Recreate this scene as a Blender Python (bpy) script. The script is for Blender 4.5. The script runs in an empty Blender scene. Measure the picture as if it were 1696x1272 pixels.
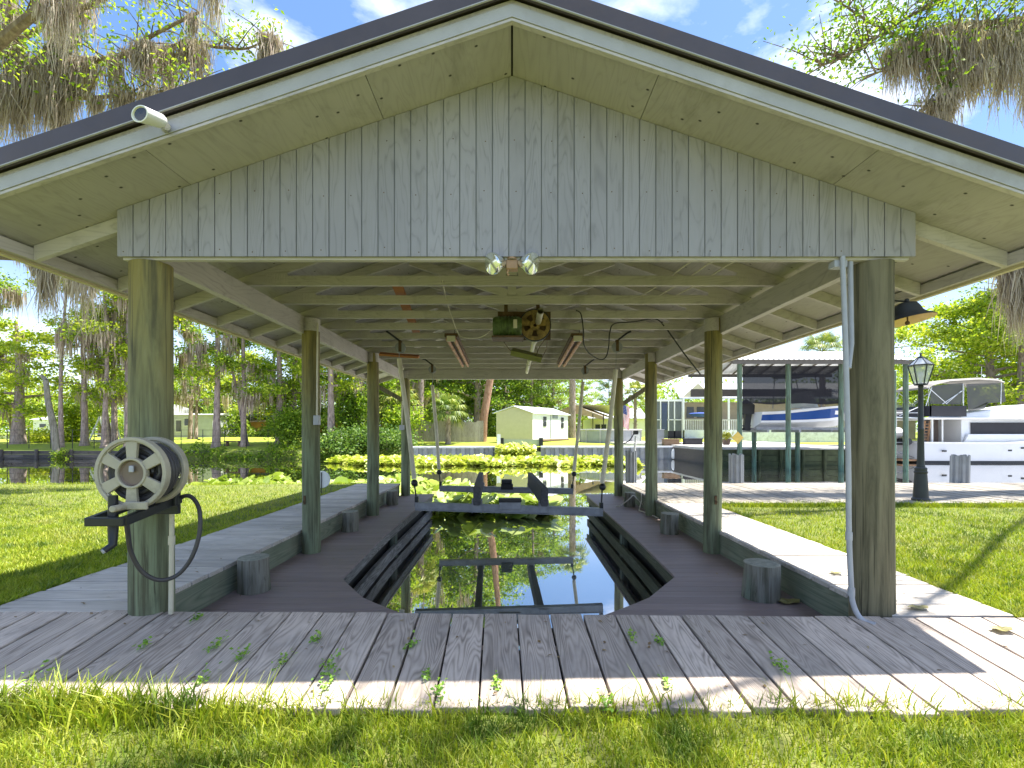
import bpy, math, random
import numpy as np
from mathutils import Vector, Matrix

SC = bpy.context.scene
COL = SC.collection
R = math.radians
F, CX, HY, ZC = 791.0, 848.0, 714.0, 1.14      # focal length (px), centre column, horizon row, eye height


def P(px, py, d):
    return Vector(((px - CX) * d / F, d, ZC + (HY - py) * d / F))


# ------------------------------------------------------------------ mesh helpers
class MB:
    def __init__(s):
        s.v, s.f = [], []

    def add(s, vs, fs):
        o = len(s.v)
        s.v += [tuple(v) for v in vs]
        s.f += [tuple(i + o for i in f) for f in fs]
        return s

    def hexa(s, p):
        return s.add(p, [(3, 2, 1, 0), (4, 5, 6, 7), (0, 1, 5, 4), (1, 2, 6, 5), (2, 3, 7, 6), (3, 0, 4, 7)])

    def box(s, x0, x1, y0, y1, z0, z1):
        return s.hexa([(x0, y0, z0), (x1, y0, z0), (x1, y1, z0), (x0, y1, z0),
                       (x0, y0, z1), (x1, y0, z1), (x1, y1, z1), (x0, y1, z1)])

    def bar(s, a, b, w, h, up=(0, 0, 1)):
        a, b = Vector(a), Vector(b)
        d = (b - a).normalized()
        u = Vector(up)
        r = d.cross(u)
        if r.length < 1e-4:
            r = d.cross(Vector((1, 0, 0)))
        r.normalize()
        u = r.cross(d).normalized()
        r, u = r * w / 2, u * h / 2
        return s.hexa([a - r - u, a + r - u, b + r - u, b - r - u, a - r + u, a + r + u, b + r + u, b - r + u])

    def tube(s, pts, rad, n=8, caps=True):
        pts = [Vector(p) for p in pts]
        if not hasattr(rad, '__len__'):
            rad = [rad] * len(pts)
        ref = None
        vs, fs = [], []
        for i, p in enumerate(pts):
            d = (pts[min(i + 1, len(pts) - 1)] - pts[max(i - 1, 0)]).normalized()
            if ref is None:
                ref = Vector((1, 0, 0)) if abs(d.x) < .9 else Vector((0, 1, 0))
            a = (ref - d * ref.dot(d))
            if a.length < 1e-5:
                a = d.orthogonal()
            a.normalize()
            ref = a
            b = d.cross(a)
            for k in range(n):
                t = 2 * math.pi * k / n
                vs.append(p + (a * math.cos(t) + b * math.sin(t)) * rad[i])
        for i in range(len(pts) - 1):
            for k in range(n):
                k2 = (k + 1) % n
                fs.append((i * n + k, i * n + k2, (i + 1) * n + k2, (i + 1) * n + k))
        if caps:
            fs.append(tuple(range(n))[::-1])
            fs.append(tuple(range((len(pts) - 1) * n, len(pts) * n)))
        return s.add(vs, fs)

    def lathe(s, prof, c=(0, 0, 0), axis='Z', n=24):
        c = Vector(c)
        vs, fs = [], []
        for r, h in prof:
            for k in range(n):
                t = 2 * math.pi * k / n
                a, b = r * math.cos(t), r * math.sin(t)
                vs.append(c + Vector({'Z': (a, b, h), 'Y': (a, h, b), 'X': (h, a, b)}[axis]))
        for i in range(len(prof) - 1):
            for k in range(n):
                k2 = (k + 1) % n
                fs.append((i * n + k, i * n + k2, (i + 1) * n + k2, (i + 1) * n + k))
        return s.add(vs, fs)

    def prism(s, poly, fn0, fn1):
        """poly: list of 2-D points; fn0/fn1 map a 2-D point to the near / far side"""
        n = len(poly)
        vs = [fn0(p) for p in poly] + [fn1(p) for p in poly]
        fs = [tuple(range(n))[::-1], tuple(range(n, 2 * n))]
        fs += [(i, (i + 1) % n, (i + 1) % n + n, i + n) for i in range(n)]
        return s.add(vs, fs)

    def ball(s, c, r, n=12, m=8, sz=1.0):
        prof = [(max(1e-4, r * math.sin(math.pi * i / m)), -r * sz * math.cos(math.pi * i / m)) for i in range(m + 1)]
        return s.lathe(prof, c, 'Z', n)

    def xf(s, M, start=0):
        for i in range(start, len(s.v)):
            s.v[i] = tuple(M @ Vector(s.v[i]))
        return s


def wloc(o):
    l = Vector((0, 0, 0))
    while o:
        l += o.location
        o = o.parent
    return l


def tag(o, label=None, cat=None, group=None, kind=None):
    if label:
        o['label'] = label
    if cat:
        o['category'] = cat
    if group:
        o['group'] = group
    if kind:
        o['kind'] = kind
    return o


def build(mb, name, mat, parent=None, smooth=False, bevel=0, loc=None):
    """one mesh object; vertices given in world space; origin at loc / the parent's base"""
    me = bpy.data.meshes.new(name)
    base = wloc(parent) if parent else Vector(loc or (0, 0, 0))
    me.from_pydata([tuple(Vector(v) - base) for v in mb.v], [], mb.f)
    me.validate()
    if smooth:
        me.shade_smooth()
        try:
            me.set_sharp_from_angle(angle=R(40))
        except Exception:
            pass
    me.materials.append(mat)
    o = bpy.data.objects.new(name, me)
    COL.objects.link(o)
    if parent:
        o.parent = parent
    else:
        o.location = base
    if bevel:
        m = o.modifiers.new('edge', 'BEVEL')
        m.width, m.segments, m.limit_method, m.angle_limit = bevel, 2, 'ANGLE', R(40)
    return o


def nbuild(V, Fc, name, mat, parent=None, smooth=False):
    """numpy vertices + same-size faces, in the parent's local space"""
    me = bpy.data.meshes.new(name)
    V = np.asarray(V, np.float32)
    Fc = np.asarray(Fc, np.int32)
    m, k = Fc.shape
    me.vertices.add(len(V))
    me.vertices.foreach_set('co', V.ravel())
    me.loops.add(m * k)
    me.loops.foreach_set('vertex_index', Fc.ravel())
    me.polygons.add(m)
    me.polygons.foreach_set('loop_start', np.arange(0, m * k, k, dtype=np.int32))
    me.update(calc_edges=True)
    if smooth:
        me.shade_smooth()
    me.materials.append(mat)
    o = bpy.data.objects.new(name, me)
    COL.objects.link(o)
    if parent:
        o.parent = parent
    return o


def thing(name, label, cat, loc=(0, 0, 0), group=None):
    o = bpy.data.objects.new(name, None)
    o.empty_display_size = .2
    COL.objects.link(o)
    o.location = loc
    return tag(o, label, cat, group)


def copy_tree(o, parent=None):
    c = o.copy()
    COL.objects.link(c)
    c.parent = parent
    for ch in [x for x in bpy.data.objects if x.parent == o]:
        copy_tree(ch, c)
    return c


# ------------------------------------------------------------------ materials
def new_mat(name):
    m = bpy.data.materials.new(name)
    m.use_nodes = True
    nt = m.node_tree
    b = nt.nodes['Principled BSDF']
    return m, nt, b


def N(nt, t, **kw):
    n = nt.nodes.new(t)
    for k, v in kw.items():
        setattr(n, k, v)
    return n


def ramp(nt, fac, stops):
    r = N(nt, 'ShaderNodeValToRGB')
    e = r.color_ramp.elements
    while len(e) < len(stops):
        e.new(.5)
    for i, (p, c) in enumerate(stops):
        e[i].position = p
        e[i].color = (c[0], c[1], c[2], 1) if hasattr(c, '__len__') else (c, c, c, 1)
    nt.links.new(fac, r.inputs[0])
    return r.outputs[0]


def mixc(nt, fac, a, b, mode='MIX'):
    m = N(nt, 'ShaderNodeMix', data_type='RGBA', blend_type=mode)
    for i, x in ((0, fac), (6, a), (7, b)):
        if hasattr(x, 'is_output'):
            nt.links.new(x, m.inputs[i])
        else:
            m.inputs[i].default_value = x if i == 0 else (x[0], x[1], x[2], 1)
    return m.outputs[2]


def math_(nt, op, a, b=None, c=None):
    m = N(nt, 'ShaderNodeMath', operation=op)
    for i, x in enumerate((a, b, c)):
        if x is None:
            continue
        if hasattr(x, 'is_output'):
            nt.links.new(x, m.inputs[i])
        else:
            m.inputs[i].default_value = x
    return m.outputs[0]


def coords(nt, scale=(1, 1, 1), rnd=None):
    tc = N(nt, 'ShaderNodeTexCoord')
    mp = N(nt, 'ShaderNodeMapping')
    mp.inputs['Scale'].default_value = scale
    nt.links.new(tc.outputs['Object'], mp.inputs['Vector'])
    if rnd is not None:
        cb = N(nt, 'ShaderNodeCombineXYZ')
        k = math_(nt, 'MULTIPLY', rnd, 37.0)
        for i in range(3):
            nt.links.new(k, cb.inputs[i])
        nt.links.new(cb.outputs[0], mp.inputs['Location'])
    return mp.outputs[0]


def noise(nt, vec, scale, detail=5, rough=.6, dist=0):
    n = N(nt, 'ShaderNodeTexNoise')
    n.inputs['Scale'].default_value = scale
    n.inputs['Detail'].default_value = detail
    n.inputs['Roughness'].default_value = rough
    n.inputs['Distortion'].default_value = dist
    nt.links.new(vec, n.inputs['Vector'])
    return n.outputs['Fac']


def bump(nt, b, h, strength=.3, dist=.01):
    n = N(nt, 'ShaderNodeBump')
    n.inputs['Strength'].default_value = strength
    n.inputs['Distance'].default_value = dist
    nt.links.new(h, n.inputs['Height'])
    nt.links.new(n.outputs[0], b.inputs['Normal'])


def plain(name, col, rough=.6, metal=0, var=.12, scale=6, bmp=.1, dirt=None):
    m, nt, b = new_mat(name)
    v = coords(nt)
    n = noise(nt, v, scale)
    lo = [c * (1 - var) for c in col]
    hi = [min(1, c * (1 + var)) for c in col]
    c = ramp(nt, n, [(.3, lo), (.7, hi)])
    if dirt:
        n2 = noise(nt, v, scale * .45, 6, .7)
        f = ramp(nt, n2, [(.5, 0), (.72, 1)])
        c = mixc(nt, f, c, dirt)
    nt.links.new(c, b.inputs['Base Color'])
    b.inputs['Roughness'].default_value = rough
    b.inputs['Metallic'].default_value = metal
    if bmp:
        bump(nt, b, noise(nt, v, scale * 8), bmp, .004)
    return m


def wood(name, dark, mid, light, axis='Y', grain=1.0, rough=.8, ring=.5, var=.25, stain=None, bmp=.35, knots=True):
    """weathered timber: long grain, growth rings, knots and board-to-board variation"""
    m, nt, b = new_mat(name)
    geo = N(nt, 'ShaderNodeNewGeometry')
    rnd = geo.outputs['Random Per Island']
    al, ac = 1.2 * grain, 13 * grain
    sc = {'X': (al, ac, ac), 'Y': (ac, al, ac), 'Z': (ac, ac, al)}[axis]
    v = coords(nt, sc, rnd)
    n1 = noise(nt, v, 1.3, 8, .62, .4)
    sc2 = {'X': (.33, 7, 7), 'Y': (7, .33, 7), 'Z': (7, 7, .33)}[axis]
    v2 = coords(nt, tuple(a * grain for a in sc2), rnd)
    n2 = noise(nt, v2, 1.0, 2, .5, .2)
    rings = math_(nt, 'FRACT', math_(nt, 'MULTIPLY', n2, 26))
    rings = math_(nt, 'ABSOLUTE', math_(nt, 'SUBTRACT', math_(nt, 'MULTIPLY', rings, 2), 1))
    h = math_(nt, 'ADD', math_(nt, 'MULTIPLY', n1, 1 - ring), math_(nt, 'MULTIPLY', rings, ring))
    c = ramp(nt, h, [(.18, dark), (.5, mid), (.85, light)])
    vv = math_(nt, 'ADD', math_(nt, 'MULTIPLY', rnd, 2 * var), 1 - var)
    br = N(nt, 'ShaderNodeBrightContrast')
    hs = N(nt, 'ShaderNodeHueSaturation')
    nt.links.new(vv, hs.inputs['Value'])
    nt.links.new(c, hs.inputs['Color'])
    c = hs.outputs[0]
    if knots:
        vo = N(nt, 'ShaderNodeTexVoronoi')
        sk = {'X': (.9, 2.6, 2.6), 'Y': (2.6, .9, 2.6), 'Z': (2.6, 2.6, .9)}[axis]
        nt.links.new(coords(nt, sk, rnd), vo.inputs['Vector'])
        vo.inputs['Scale'].default_value = 1.6
        k = ramp(nt, vo.outputs['Distance'], [(.03, 1), (.09, 0)])
        c = mixc(nt, math_(nt, 'MULTIPLY', k, .55), c, [x * .45 for x in dark])
    if stain:
        ns = noise(nt, coords(nt, (1, 1, 1)), 2.2, 5, .65)
        c = mixc(nt, ramp(nt, ns, [(.48, 0), (.75, .8)]), c, stain)
    nt.links.new(c, b.inputs['Base Color'])
    b.inputs['Roughness'].default_value = rough
    bump(nt, b, h, bmp, .006)
    return m


def leaf_mat(name, c1, c2, c3, trans=.35, rough=.5, patch=None):
    m, nt, b = new_mat(name)
    geo = N(nt, 'ShaderNodeNewGeometry')
    oi = N(nt, 'ShaderNodeObjectInfo')
    v = coords(nt)
    big = noise(nt, v, .45, 2)
    f = math_(nt, 'ADD', math_(nt, 'MULTIPLY', geo.outputs['Random Per Island'], .6), math_(nt, 'MULTIPLY', big, .55))
    f = math_(nt, 'ADD', f, math_(nt, 'MULTIPLY', math_(nt, 'SUBTRACT', oi.outputs['Random'], .5), .25))
    c = ramp(nt, f, [(.2, c1), (.55, c2), (.9, c3)])
    if patch:
        pn = noise(nt, v, 2.6, 5, .65)
        c = mixc(nt, ramp(nt, pn, [(.36, .8), (.50, 0)]), c, patch[0])
        c = mixc(nt, ramp(nt, noise(nt, v, 1.1, 5, .7), [(.55, 0), (.72, .65)]), c, patch[1])
    nt.links.new(c, b.inputs['Base Color'])
    b.inputs['Roughness'].default_value = rough
    tr = N(nt, 'ShaderNodeBsdfTranslucent')
    nt.links.new(mixc(nt, 1.0, c, (1.0, 1.0, .55), 'MULTIPLY'), tr.inputs['Color'])
    mx = N(nt, 'ShaderNodeMixShader')
    mx.inputs[0].default_value = trans
    nt.links.new(b.outputs[0], mx.inputs[1])
    nt.links.new(tr.outputs[0], mx.inputs[2])
    nt.links.new(mx.outputs[0], nt.nodes['Material Output'].inputs['Surface'])
    return m


M = {}
# painted grey-green timber of the boathouse
def painted(name, col, axis, scratch=.5, seam_dots=False):
    m, nt, b = new_mat(name)
    geo = N(nt, 'ShaderNodeNewGeometry')
    rnd = geo.outputs['Random Per Island']
    sc = {'X': (1.5, 16, 16), 'Y': (16, 1.5, 16), 'Z': (16, 16, 1.5)}[axis]
    g = noise(nt, coords(nt, sc), 1.4, 7, .65, .6)
    sc2 = {'X': (.7, 4.5, 4.5), 'Y': (4.5, .7, 4.5), 'Z': (4.5, 4.5, .7)}[axis]
    n2 = noise(nt, coords(nt, sc2, rnd if axis != 'Z' else None), 1.0, 3, .5, .5)
    rings = math_(nt, 'FRACT', math_(nt, 'MULTIPLY', n2, 18))
    rings = math_(nt, 'ABSOLUTE', math_(nt, 'SUBTRACT', math_(nt, 'MULTIPLY', rings, 2), 1))
    h = math_(nt, 'ADD', math_(nt, 'MULTIPLY', g, .6), math_(nt, 'MULTIPLY', rings, .4))
    dk = [c * (1 - .42 * scratch) for c in col]
    hi = [c * 1.06 for c in col]
    c = ramp(nt, h, [(.22, dk), (.42, col), (.8, hi)])
    blot = noise(nt, coords(nt), 1.3, 5, .6)
    c = mixc(nt, ramp(nt, blot, [(.42, 0), (.75, .5)]), c, [x * .78 for x in col])
    drip = noise(nt, coords(nt, (9, 9, .7) if axis == 'Z' else (2.2, 1.2, 2)), 1.1, 6, .7, .4)
    c = mixc(nt, ramp(nt, drip, [(.54, 0), (.72, .5)]), c, (.16, .15, .12))
    if seam_dots:
        vo = N(nt, 'ShaderNodeTexVoronoi')
        vo.voronoi_dimensions = '2D'
        vo.inputs['Scale'].default_value = 3.6
        nt.links.new(coords(nt, (1, 1.2, 1)), vo.inputs['Vector'])
        k = ramp(nt, vo.outputs['Distance'], [(.020, 1), (.042, 0)])
        c = mixc(nt, k, c, (.03, .028, .022))
    hs = N(nt, 'ShaderNodeHueSaturation')
    nt.links.new(math_(nt, 'ADD', math_(nt, 'MULTIPLY', rnd, .14), .93), hs.inputs['Value'])
    nt.links.new(c, hs.inputs['Color'])
    nt.links.new(hs.outputs[0], b.inputs['Base Color'])
    b.inputs['Roughness'].default_value = .62
    bump(nt, b, h, .22 * scratch + .05, .004)
    return m


M['siding'] = painted('painted_siding', (.285, .272, .288), 'Z', .7)
M['paintx'] = painted('painted_beam_across', (.455, .42, .40), 'X', .6)
M['painty'] = painted('painted_beam_along', (.43, .395, .37), 'Y', .6)
M['soffit'] = painted('painted_soffit', (.37, .345, .325), 'Y', .35, True)
M['white_trim'] = plain('white_rake_trim', (.36, .355, .36), .55, dirt=(.27, .25, .22), scale=3)
M['roof_metal'] = plain('brown_roof_metal', (.085, .070, .072), .38, .35, scale=4, bmp=.03, dirt=(.10, .075, .065))
M['drip'] = plain('tan_drip_edge', (.42, .36, .20), .5, scale=3)
M['black_gap'] = plain('dark_underlayment', (.02, .02, .018), .9)
# green pressure treated piles: brown-yellow towards the top, green lower down, split grain
def pile_mat(name, low, high, z0, z1):
    m, nt, b = new_mat(name)
    v = coords(nt, (13, 13, 1.0))
    g = noise(nt, v, 1.3, 8, .65, .5)
    tc = N(nt, 'ShaderNodeTexCoord')
    sx = N(nt, 'ShaderNodeSeparateXYZ')
    nt.links.new(tc.outputs['Object'], sx.inputs[0])
    bl = noise(nt, coords(nt, (3, 3, .8)), 1.6, 4)
    t = math_(nt, 'ADD', sx.outputs[2], math_(nt, 'MULTIPLY', math_(nt, 'SUBTRACT', bl, .5), 1.6))
    mr = N(nt, 'ShaderNodeMapRange')
    mr.inputs[1].default_value, mr.inputs[2].default_value = z0, z1
    nt.links.new(t, mr.inputs[0])
    c = mixc(nt, mr.outputs[0], low, high)
    c = mixc(nt, ramp(nt, g, [(.36, .8), (.56, 0)]), c, (.06, .055, .03))
    g2 = noise(nt, coords(nt, (42, 42, .9)), 1.2, 5, .6, .3)
    c = mixc(nt, ramp(nt, g2, [(.33, .85), (.42, 0)]), c, (.04, .036, .02))
    c = mixc(nt, ramp(nt, g, [(.6, 0), (.85, .35)]), c, (.42, .42, .30))
    g = math_(nt, 'ADD', g, math_(nt, 'MULTIPLY', g2, .6))
    nt.links.new(c, b.inputs['Base Color'])
    b.inputs['Roughness'].default_value = .85
    bump(nt, b, g, .5, .008)
    return m


M['pile'] = pile_mat('treated_pile', (.19, .225, .135), (.225, .185, .055), 1.0, 2.4)
M['pile_brown'] = pile_mat('treated_pile_brown', (.205, .18, .11), (.17, .15, .09), .5, 2.3)
M['pile_green'] = pile_mat('green_pile', (.10, .20, .15), (.13, .20, .14), 0, 3)
M['stub'] = pile_mat('treated_stub', (.17, .20, .15), (.22, .21, .17), -.1, .1)
M['deck'] = wood('weathered_deck', (.15, .12, .095), (.45, .375, .315), (.60, .515, .44), 'Y', .9, ring=.30, var=.2, stain=(.29, .25, .22))
M['walk'] = wood('weathered_walkway', (.27, .24, .21), (.50, .455, .405), (.62, .57, .51), 'X', .9, ring=.28, var=.2, stain=(.33, .30, .26))
M['dockwood'] = wood('weathered_dock', (.10, .085, .065), (.26, .23, .19), (.38, .345, .29), 'Y', .9, ring=.3, var=.2)
M['fascia'] = wood('treated_fascia', (.10, .13, .085), (.21, .24, .165), (.30, .31, .23), 'Y', .8, ring=.3, var=.15, stain=(.15, .14, .09))
M['composite'] = wood('composite_deck', (.20, .148, .138), (.26, .20, .187), (.315, .25, .232), 'X', .7, .6, ring=.15, var=.08, bmp=.08, knots=False)
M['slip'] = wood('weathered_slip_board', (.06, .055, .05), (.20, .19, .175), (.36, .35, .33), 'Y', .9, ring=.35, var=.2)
M['slipdark'] = plain('dark_gap_timber', (.03, .028, .024), .8)  # near-black colour puts shade into the gaps behind boards and under decks
M['waler'] = wood('algae_waler', (.045, .05, .03), (.095, .10, .06), (.15, .15, .10), 'Y', .8, ring=.3, var=.1)
M['galv'] = plain('galvanised_steel', (.26, .27, .29), .5, .5, var=.2, scale=9)
M['bunk'] = plain('grey_bunk_carpet', (.075, .075, .082), .95, var=.3, scale=30, bmp=.6)
M['black'] = plain('black_rubber', (.018, .018, .02), .45, scale=12)
M['blackmetal'] = plain('black_metal', (.025, .027, .03), .4, .4, scale=12)
M['pvc'] = plain('cream_pvc', (.55, .51, .40), .4, scale=7, dirt=(.36, .34, .24))
M['pvcgrey'] = plain('grey_pvc', (.36, .37, .41), .4, scale=7)
M['reel'] = plain('tan_reel_plastic', (.38, .345, .265), .5, scale=10, dirt=(.20, .19, .15))
M['reelhub'] = plain('brown_hub', (.16, .115, .085), .45, scale=8)
M['hose'] = plain('dark_hose', (.045, .042, .045), .45, scale=14)
M['rust'] = plain('rusty_steel', (.12, .07, .035), .75, .3, var=.5, scale=14, dirt=(.035, .04, .02))
M['gear'] = plain('rusty_gear', (.24, .16, .05), .7, .2, var=.6, scale=18, dirt=(.05, .04, .02))
M['mossgreen'] = plain('algae_green_motor', (.065, .10, .03), .6, var=.6, scale=16, dirt=(.012, .018, .008))
M['rustlamp'] = plain('rust_brown_fixture', (.46, .22, .11), .7, var=.4, scale=9, dirt=(.45, .36, .25))
M['orange'] = wood('orange_plank', (.25, .09, .03), (.36, .14, .05), (.45, .20, .08), 'X', 1, ring=.3, var=.1)
M['white'] = plain('white_paint', (.78, .78, .76), .45, scale=5, var=.05)
M['vinyl'] = plain('white_vinyl', (.70, .72, .74), .4, scale=3, dirt=(.35, .37, .36))
M['greyvinyl'] = plain('grey_vinyl', (.26, .28, .30), .5, scale=3, dirt=(.20, .21, .20))
M['bellbronze'] = plain('bell_iron', (.055, .06, .065), .55, .3, scale=9)
M['bellrim'] = plain('bell_brass_inside', (.62, .45, .22), .5, .3, scale=9)  # brass colour, brightened for light bounced up into the bell
M['brass'] = plain('brass_box', (.36, .22, .12), .6, .2, scale=14)
M['lampblack'] = plain('lamp_post_iron', (.035, .04, .042), .5, .3, scale=10)
M['camblack'] = plain('camera_glass', (.01, .01, .012), .08)
M['rope'] = plain('white_rope', (.60, .56, .48), .9, scale=30)


def glass_mat(name, col, alpha, spec=.5):
    m, nt, b = new_mat(name)
    b.inputs['Base Color'].default_value = (*col, 1)
    b.inputs['Roughness'].default_value = .06
    b.inputs['Alpha'].default_value = alpha
    b.inputs['Specular IOR Level'].default_value = spec
    v = coords(nt)
    nt.links.new(ramp(nt, noise(nt, v, 20), [(.3, .03), (.7, .12)]), b.inputs['Roughness'])
    return m


M['lampglass'] = glass_mat('lantern_glass', (.75, .8, .78), .42)
M['bulb'] = plain('flood_reflector', (.75, .77, .70), .12, .85, scale=3, var=.2, bmp=.05)
M['screen'] = glass_mat('dark_screen_mesh', (.022, .022, .027), .955, 0)
M['winglass'] = plain('dark_window', (.05, .055, .06), .12, scale=2)
M['porchscreen'] = plain('porch_screen', (.13, .145, .15), .7, scale=2)

# water
m, nt, b = new_mat('canal_water')
v = coords(nt, (1, .55, 1))
h = math_(nt, 'ADD', noise(nt, v, .8, 3, .5), math_(nt, 'MULTIPLY', noise(nt, v, 4.0, 2, .5), .12))
b.inputs['Base Color'].default_value = (.030, .022, .012, 1)
b.inputs['Roughness'].default_value = .3
bn = N(nt, 'ShaderNodeBump')
bn.inputs['Strength'].default_value = .05
bn.inputs['Distance'].default_value = .03
nt.links.new(h, bn.inputs['Height'])
gl = N(nt, 'ShaderNodeBsdfGlossy')
gl.inputs['Roughness'].default_value = .012
gl.inputs['Color'].default_value = (.95, .94, .93, 1)
nt.links.new(bn.outputs[0], gl.inputs['Normal'])
fr = N(nt, 'ShaderNodeFresnel')
fr.inputs['IOR'].default_value = 1.9
nt.links.new(bn.outputs[0], fr.inputs['Normal'])
fac = math_(nt, 'MINIMUM', math_(nt, 'MULTIPLY_ADD', fr.outputs[0], 1.1, .36), .94)
mx = N(nt, 'ShaderNodeMixShader')
nt.links.new(fac, mx.inputs[0])
nt.links.new(b.outputs[0], mx.inputs[1])
nt.links.new(gl.outputs[0], mx.inputs[2])
nt.links.new(mx.outputs[0], nt.nodes['Material Output'].inputs['Surface'])
M['water'] = m

# turf under the blades
m, nt, b = new_mat('lawn_turf')
v = coords(nt)
c = ramp(nt, noise(nt, v, 9, 8, .7), [(.25, (.04, .06, .012)), (.5, (.13, .165, .025)), (.75, (.27, .25, .08))])
c = mixc(nt, ramp(nt, noise(nt, v, 1.4, 4), [(.5, 0), (.72, .55)]), c, (.19, .17, .08))
nt.links.new(c, b.inputs['Base Color'])
b.inputs['Roughness'].default_value = .95
bump(nt, b, noise(nt, v, 45, 4), .8, .02)
M['turf'] = m
m, nt, b = new_mat('far_turf')
v = coords(nt)
c = ramp(nt, noise(nt, v, 3, 8, .7), [(.25, (.14, .20, .015)), (.5, (.28, .35, .025)), (.75, (.40, .42, .07))])
c = mixc(nt, ramp(nt, noise(nt, v, .35, 4), [(.55, 0), (.75, .6)]), c, (.20, .17, .10))
nt.links.new(c, b.inputs['Base Color'])
b.inputs['Roughness'].default_value = .95
bump(nt, b, noise(nt, v, 20, 4), .8, .03)
M['farturf'] = m

M['blade'] = leaf_mat('grass_blade', (.09, .17, .010), (.32, .42, .02), (.46, .47, .06), .42, .5, ((.05, .13, .015), (.42, .37, .13)))
M['leafA'] = leaf_mat('leaf_midgreen', (.07, .15, .012), (.22, .36, .025), (.46, .56, .06), .55)
M['leafB'] = leaf_mat('leaf_lime', (.13, .24, .012), (.36, .48, .025), (.62, .66, .07), .55)
M['leafC'] = leaf_mat('leaf_dark', (.035, .085, .014), (.10, .20, .028), (.22, .32, .06), .45)
M['leafF'] = leaf_mat('leaf_wood', (.06, .13, .018), (.19, .31, .04), (.42, .52, .09), .55)
M['lily'] = leaf_mat('lily_pad', (.18, .27, .03), (.34, .44, .08), (.60, .66, .30), .3, .3)  # pale tones put glossy sky highlights into the pad colour
M['lilyfar'] = leaf_mat('lily_pad_far', (.24, .33, .03), (.45, .50, .06), (.68, .70, .28), .3, .4)
M['palm'] = leaf_mat('palm_frond', (.07, .14, .02), (.22, .30, .045), (.55, .52, .14), .3)
M['moss'] = leaf_mat('spanish_moss', (.20, .155, .12), (.40, .325, .27), (.60, .53, .45), .4, .9)
M['weed'] = leaf_mat('weed_leaf', (.12, .28, .03), (.24, .44, .05), (.40, .58, .09), .35)
M['deadleaf'] = leaf_mat('dead_leaf', (.20, .17, .06), (.30, .27, .10), (.40, .36, .16), .2)


def bark(name, dark, mid, light):
    m, nt, b = new_mat(name)
    v = coords(nt, (7, 7, 1.6))
    g = noise(nt, v, 1.2, 8, .7, .8)
    c = ramp(nt, g, [(.28, dark), (.5, mid), (.75, light)])
    nt.links.new(c, b.inputs['Base Color'])
    b.inputs['Roughness'].default_value = .95
    bump(nt, b, g, .9, .04)
    return m


M['bark'] = bark('grey_bark', (.08, .06, .052), (.30, .23, .20), (.52, .43, .38))
M['barkoak'] = bark('oak_bark', (.055, .04, .025), (.19, .14, .085), (.36, .29, .18))
M['barkpine'] = bark('pine_bark', (.16, .08, .045), (.34, .19, .12), (.46, .30, .21))
M['timberwall'] = wood('dark_timber_wall', (.025, .022, .02), (.07, .062, .055), (.13, .12, .105), 'X', .6, ring=.3, var=.3)
M['oldfence'] = wood('grey_fence_board', (.18, .15, .135), (.36, .31, .285), (.50, .45, .42), 'Z', .7, ring=.3, var=.18)
M['cream'] = plain('cream_lap_siding', (.50, .47, .27), .6, scale=3, var=.06)
M['tan'] = plain('tan_canvas', (.42, .30, .19), .85, scale=3)
M['beige'] = plain('beige_wall', (.42, .35, .25), .8, scale=2)
M['whiteroof'] = plain('white_metal_roof', (.62, .64, .66), .45, .1, scale=2)
M['teal'] = plain('teal_roof', (.12, .36, .31), .5, scale=2)
M['orangewall'] = plain('orange_wall', (.55, .26, .06), .7, scale=2)
M['brownwood'] = wood('brown_timber', (.09, .055, .03), (.20, .13, .08), (.30, .21, .14), 'X', 1, ring=.3)
M['teakwood'] = wood('teak_ladder', (.30, .15, .07), (.42, .23, .12), (.50, .32, .18), 'Z', 1, ring=.3)
M['bluehull'] = plain('blue_gelcoat', (.012, .06, .25), .2, scale=1, var=.05, bmp=0)
M['gelcoat'] = plain('white_gelcoat', (.72, .73, .75), .25, scale=1, var=.04, bmp=0)
M['trawlhull'] = plain('grey_white_hull', (.60, .62, .66), .35, scale=.6, var=.05, dirt=(.48, .48, .50))
M['canvas'] = plain('grey_canvas', (.24, .225, .21), .9, scale=3)
M['darkcanvas'] = plain('dark_canvas', (.03, .03, .036), .85, scale=3)
M['silvertarp'] = plain('silver_tarp', (.45, .47, .50), .4, .3, scale=5)
M['pot'] = plain('terracotta_pot', (.26, .17, .13), .8)
M['red'] = plain('flag_red', (.45, .03, .04), .8)
M['blue'] = plain('flag_blue', (.03, .045, .20), .8)
M['yellow'] = plain('yellow_sign', (.60, .42, .08), .6)
M['paleboard'] = plain('pale_green_board', (.40, .45, .33), .7, scale=2)
M['bluecover'] = plain('blue_cover', (.02, .06, .30), .7, scale=4)

# ------------------------------------------------------------------ camera, sky, sun
cam = bpy.data.cameras.new('camera')
cam.sensor_width = 36
cam.lens = 36 * F / 1696
cam.shift_y = 78 / 1696
cam.clip_start, cam.clip_end = .05, 3000
co = bpy.data.objects.new('camera', cam)
COL.objects.link(co)
co.location = (0, 0, ZC)
co.rotation_euler = (R(90), 0, 0)
SC.camera = co

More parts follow.
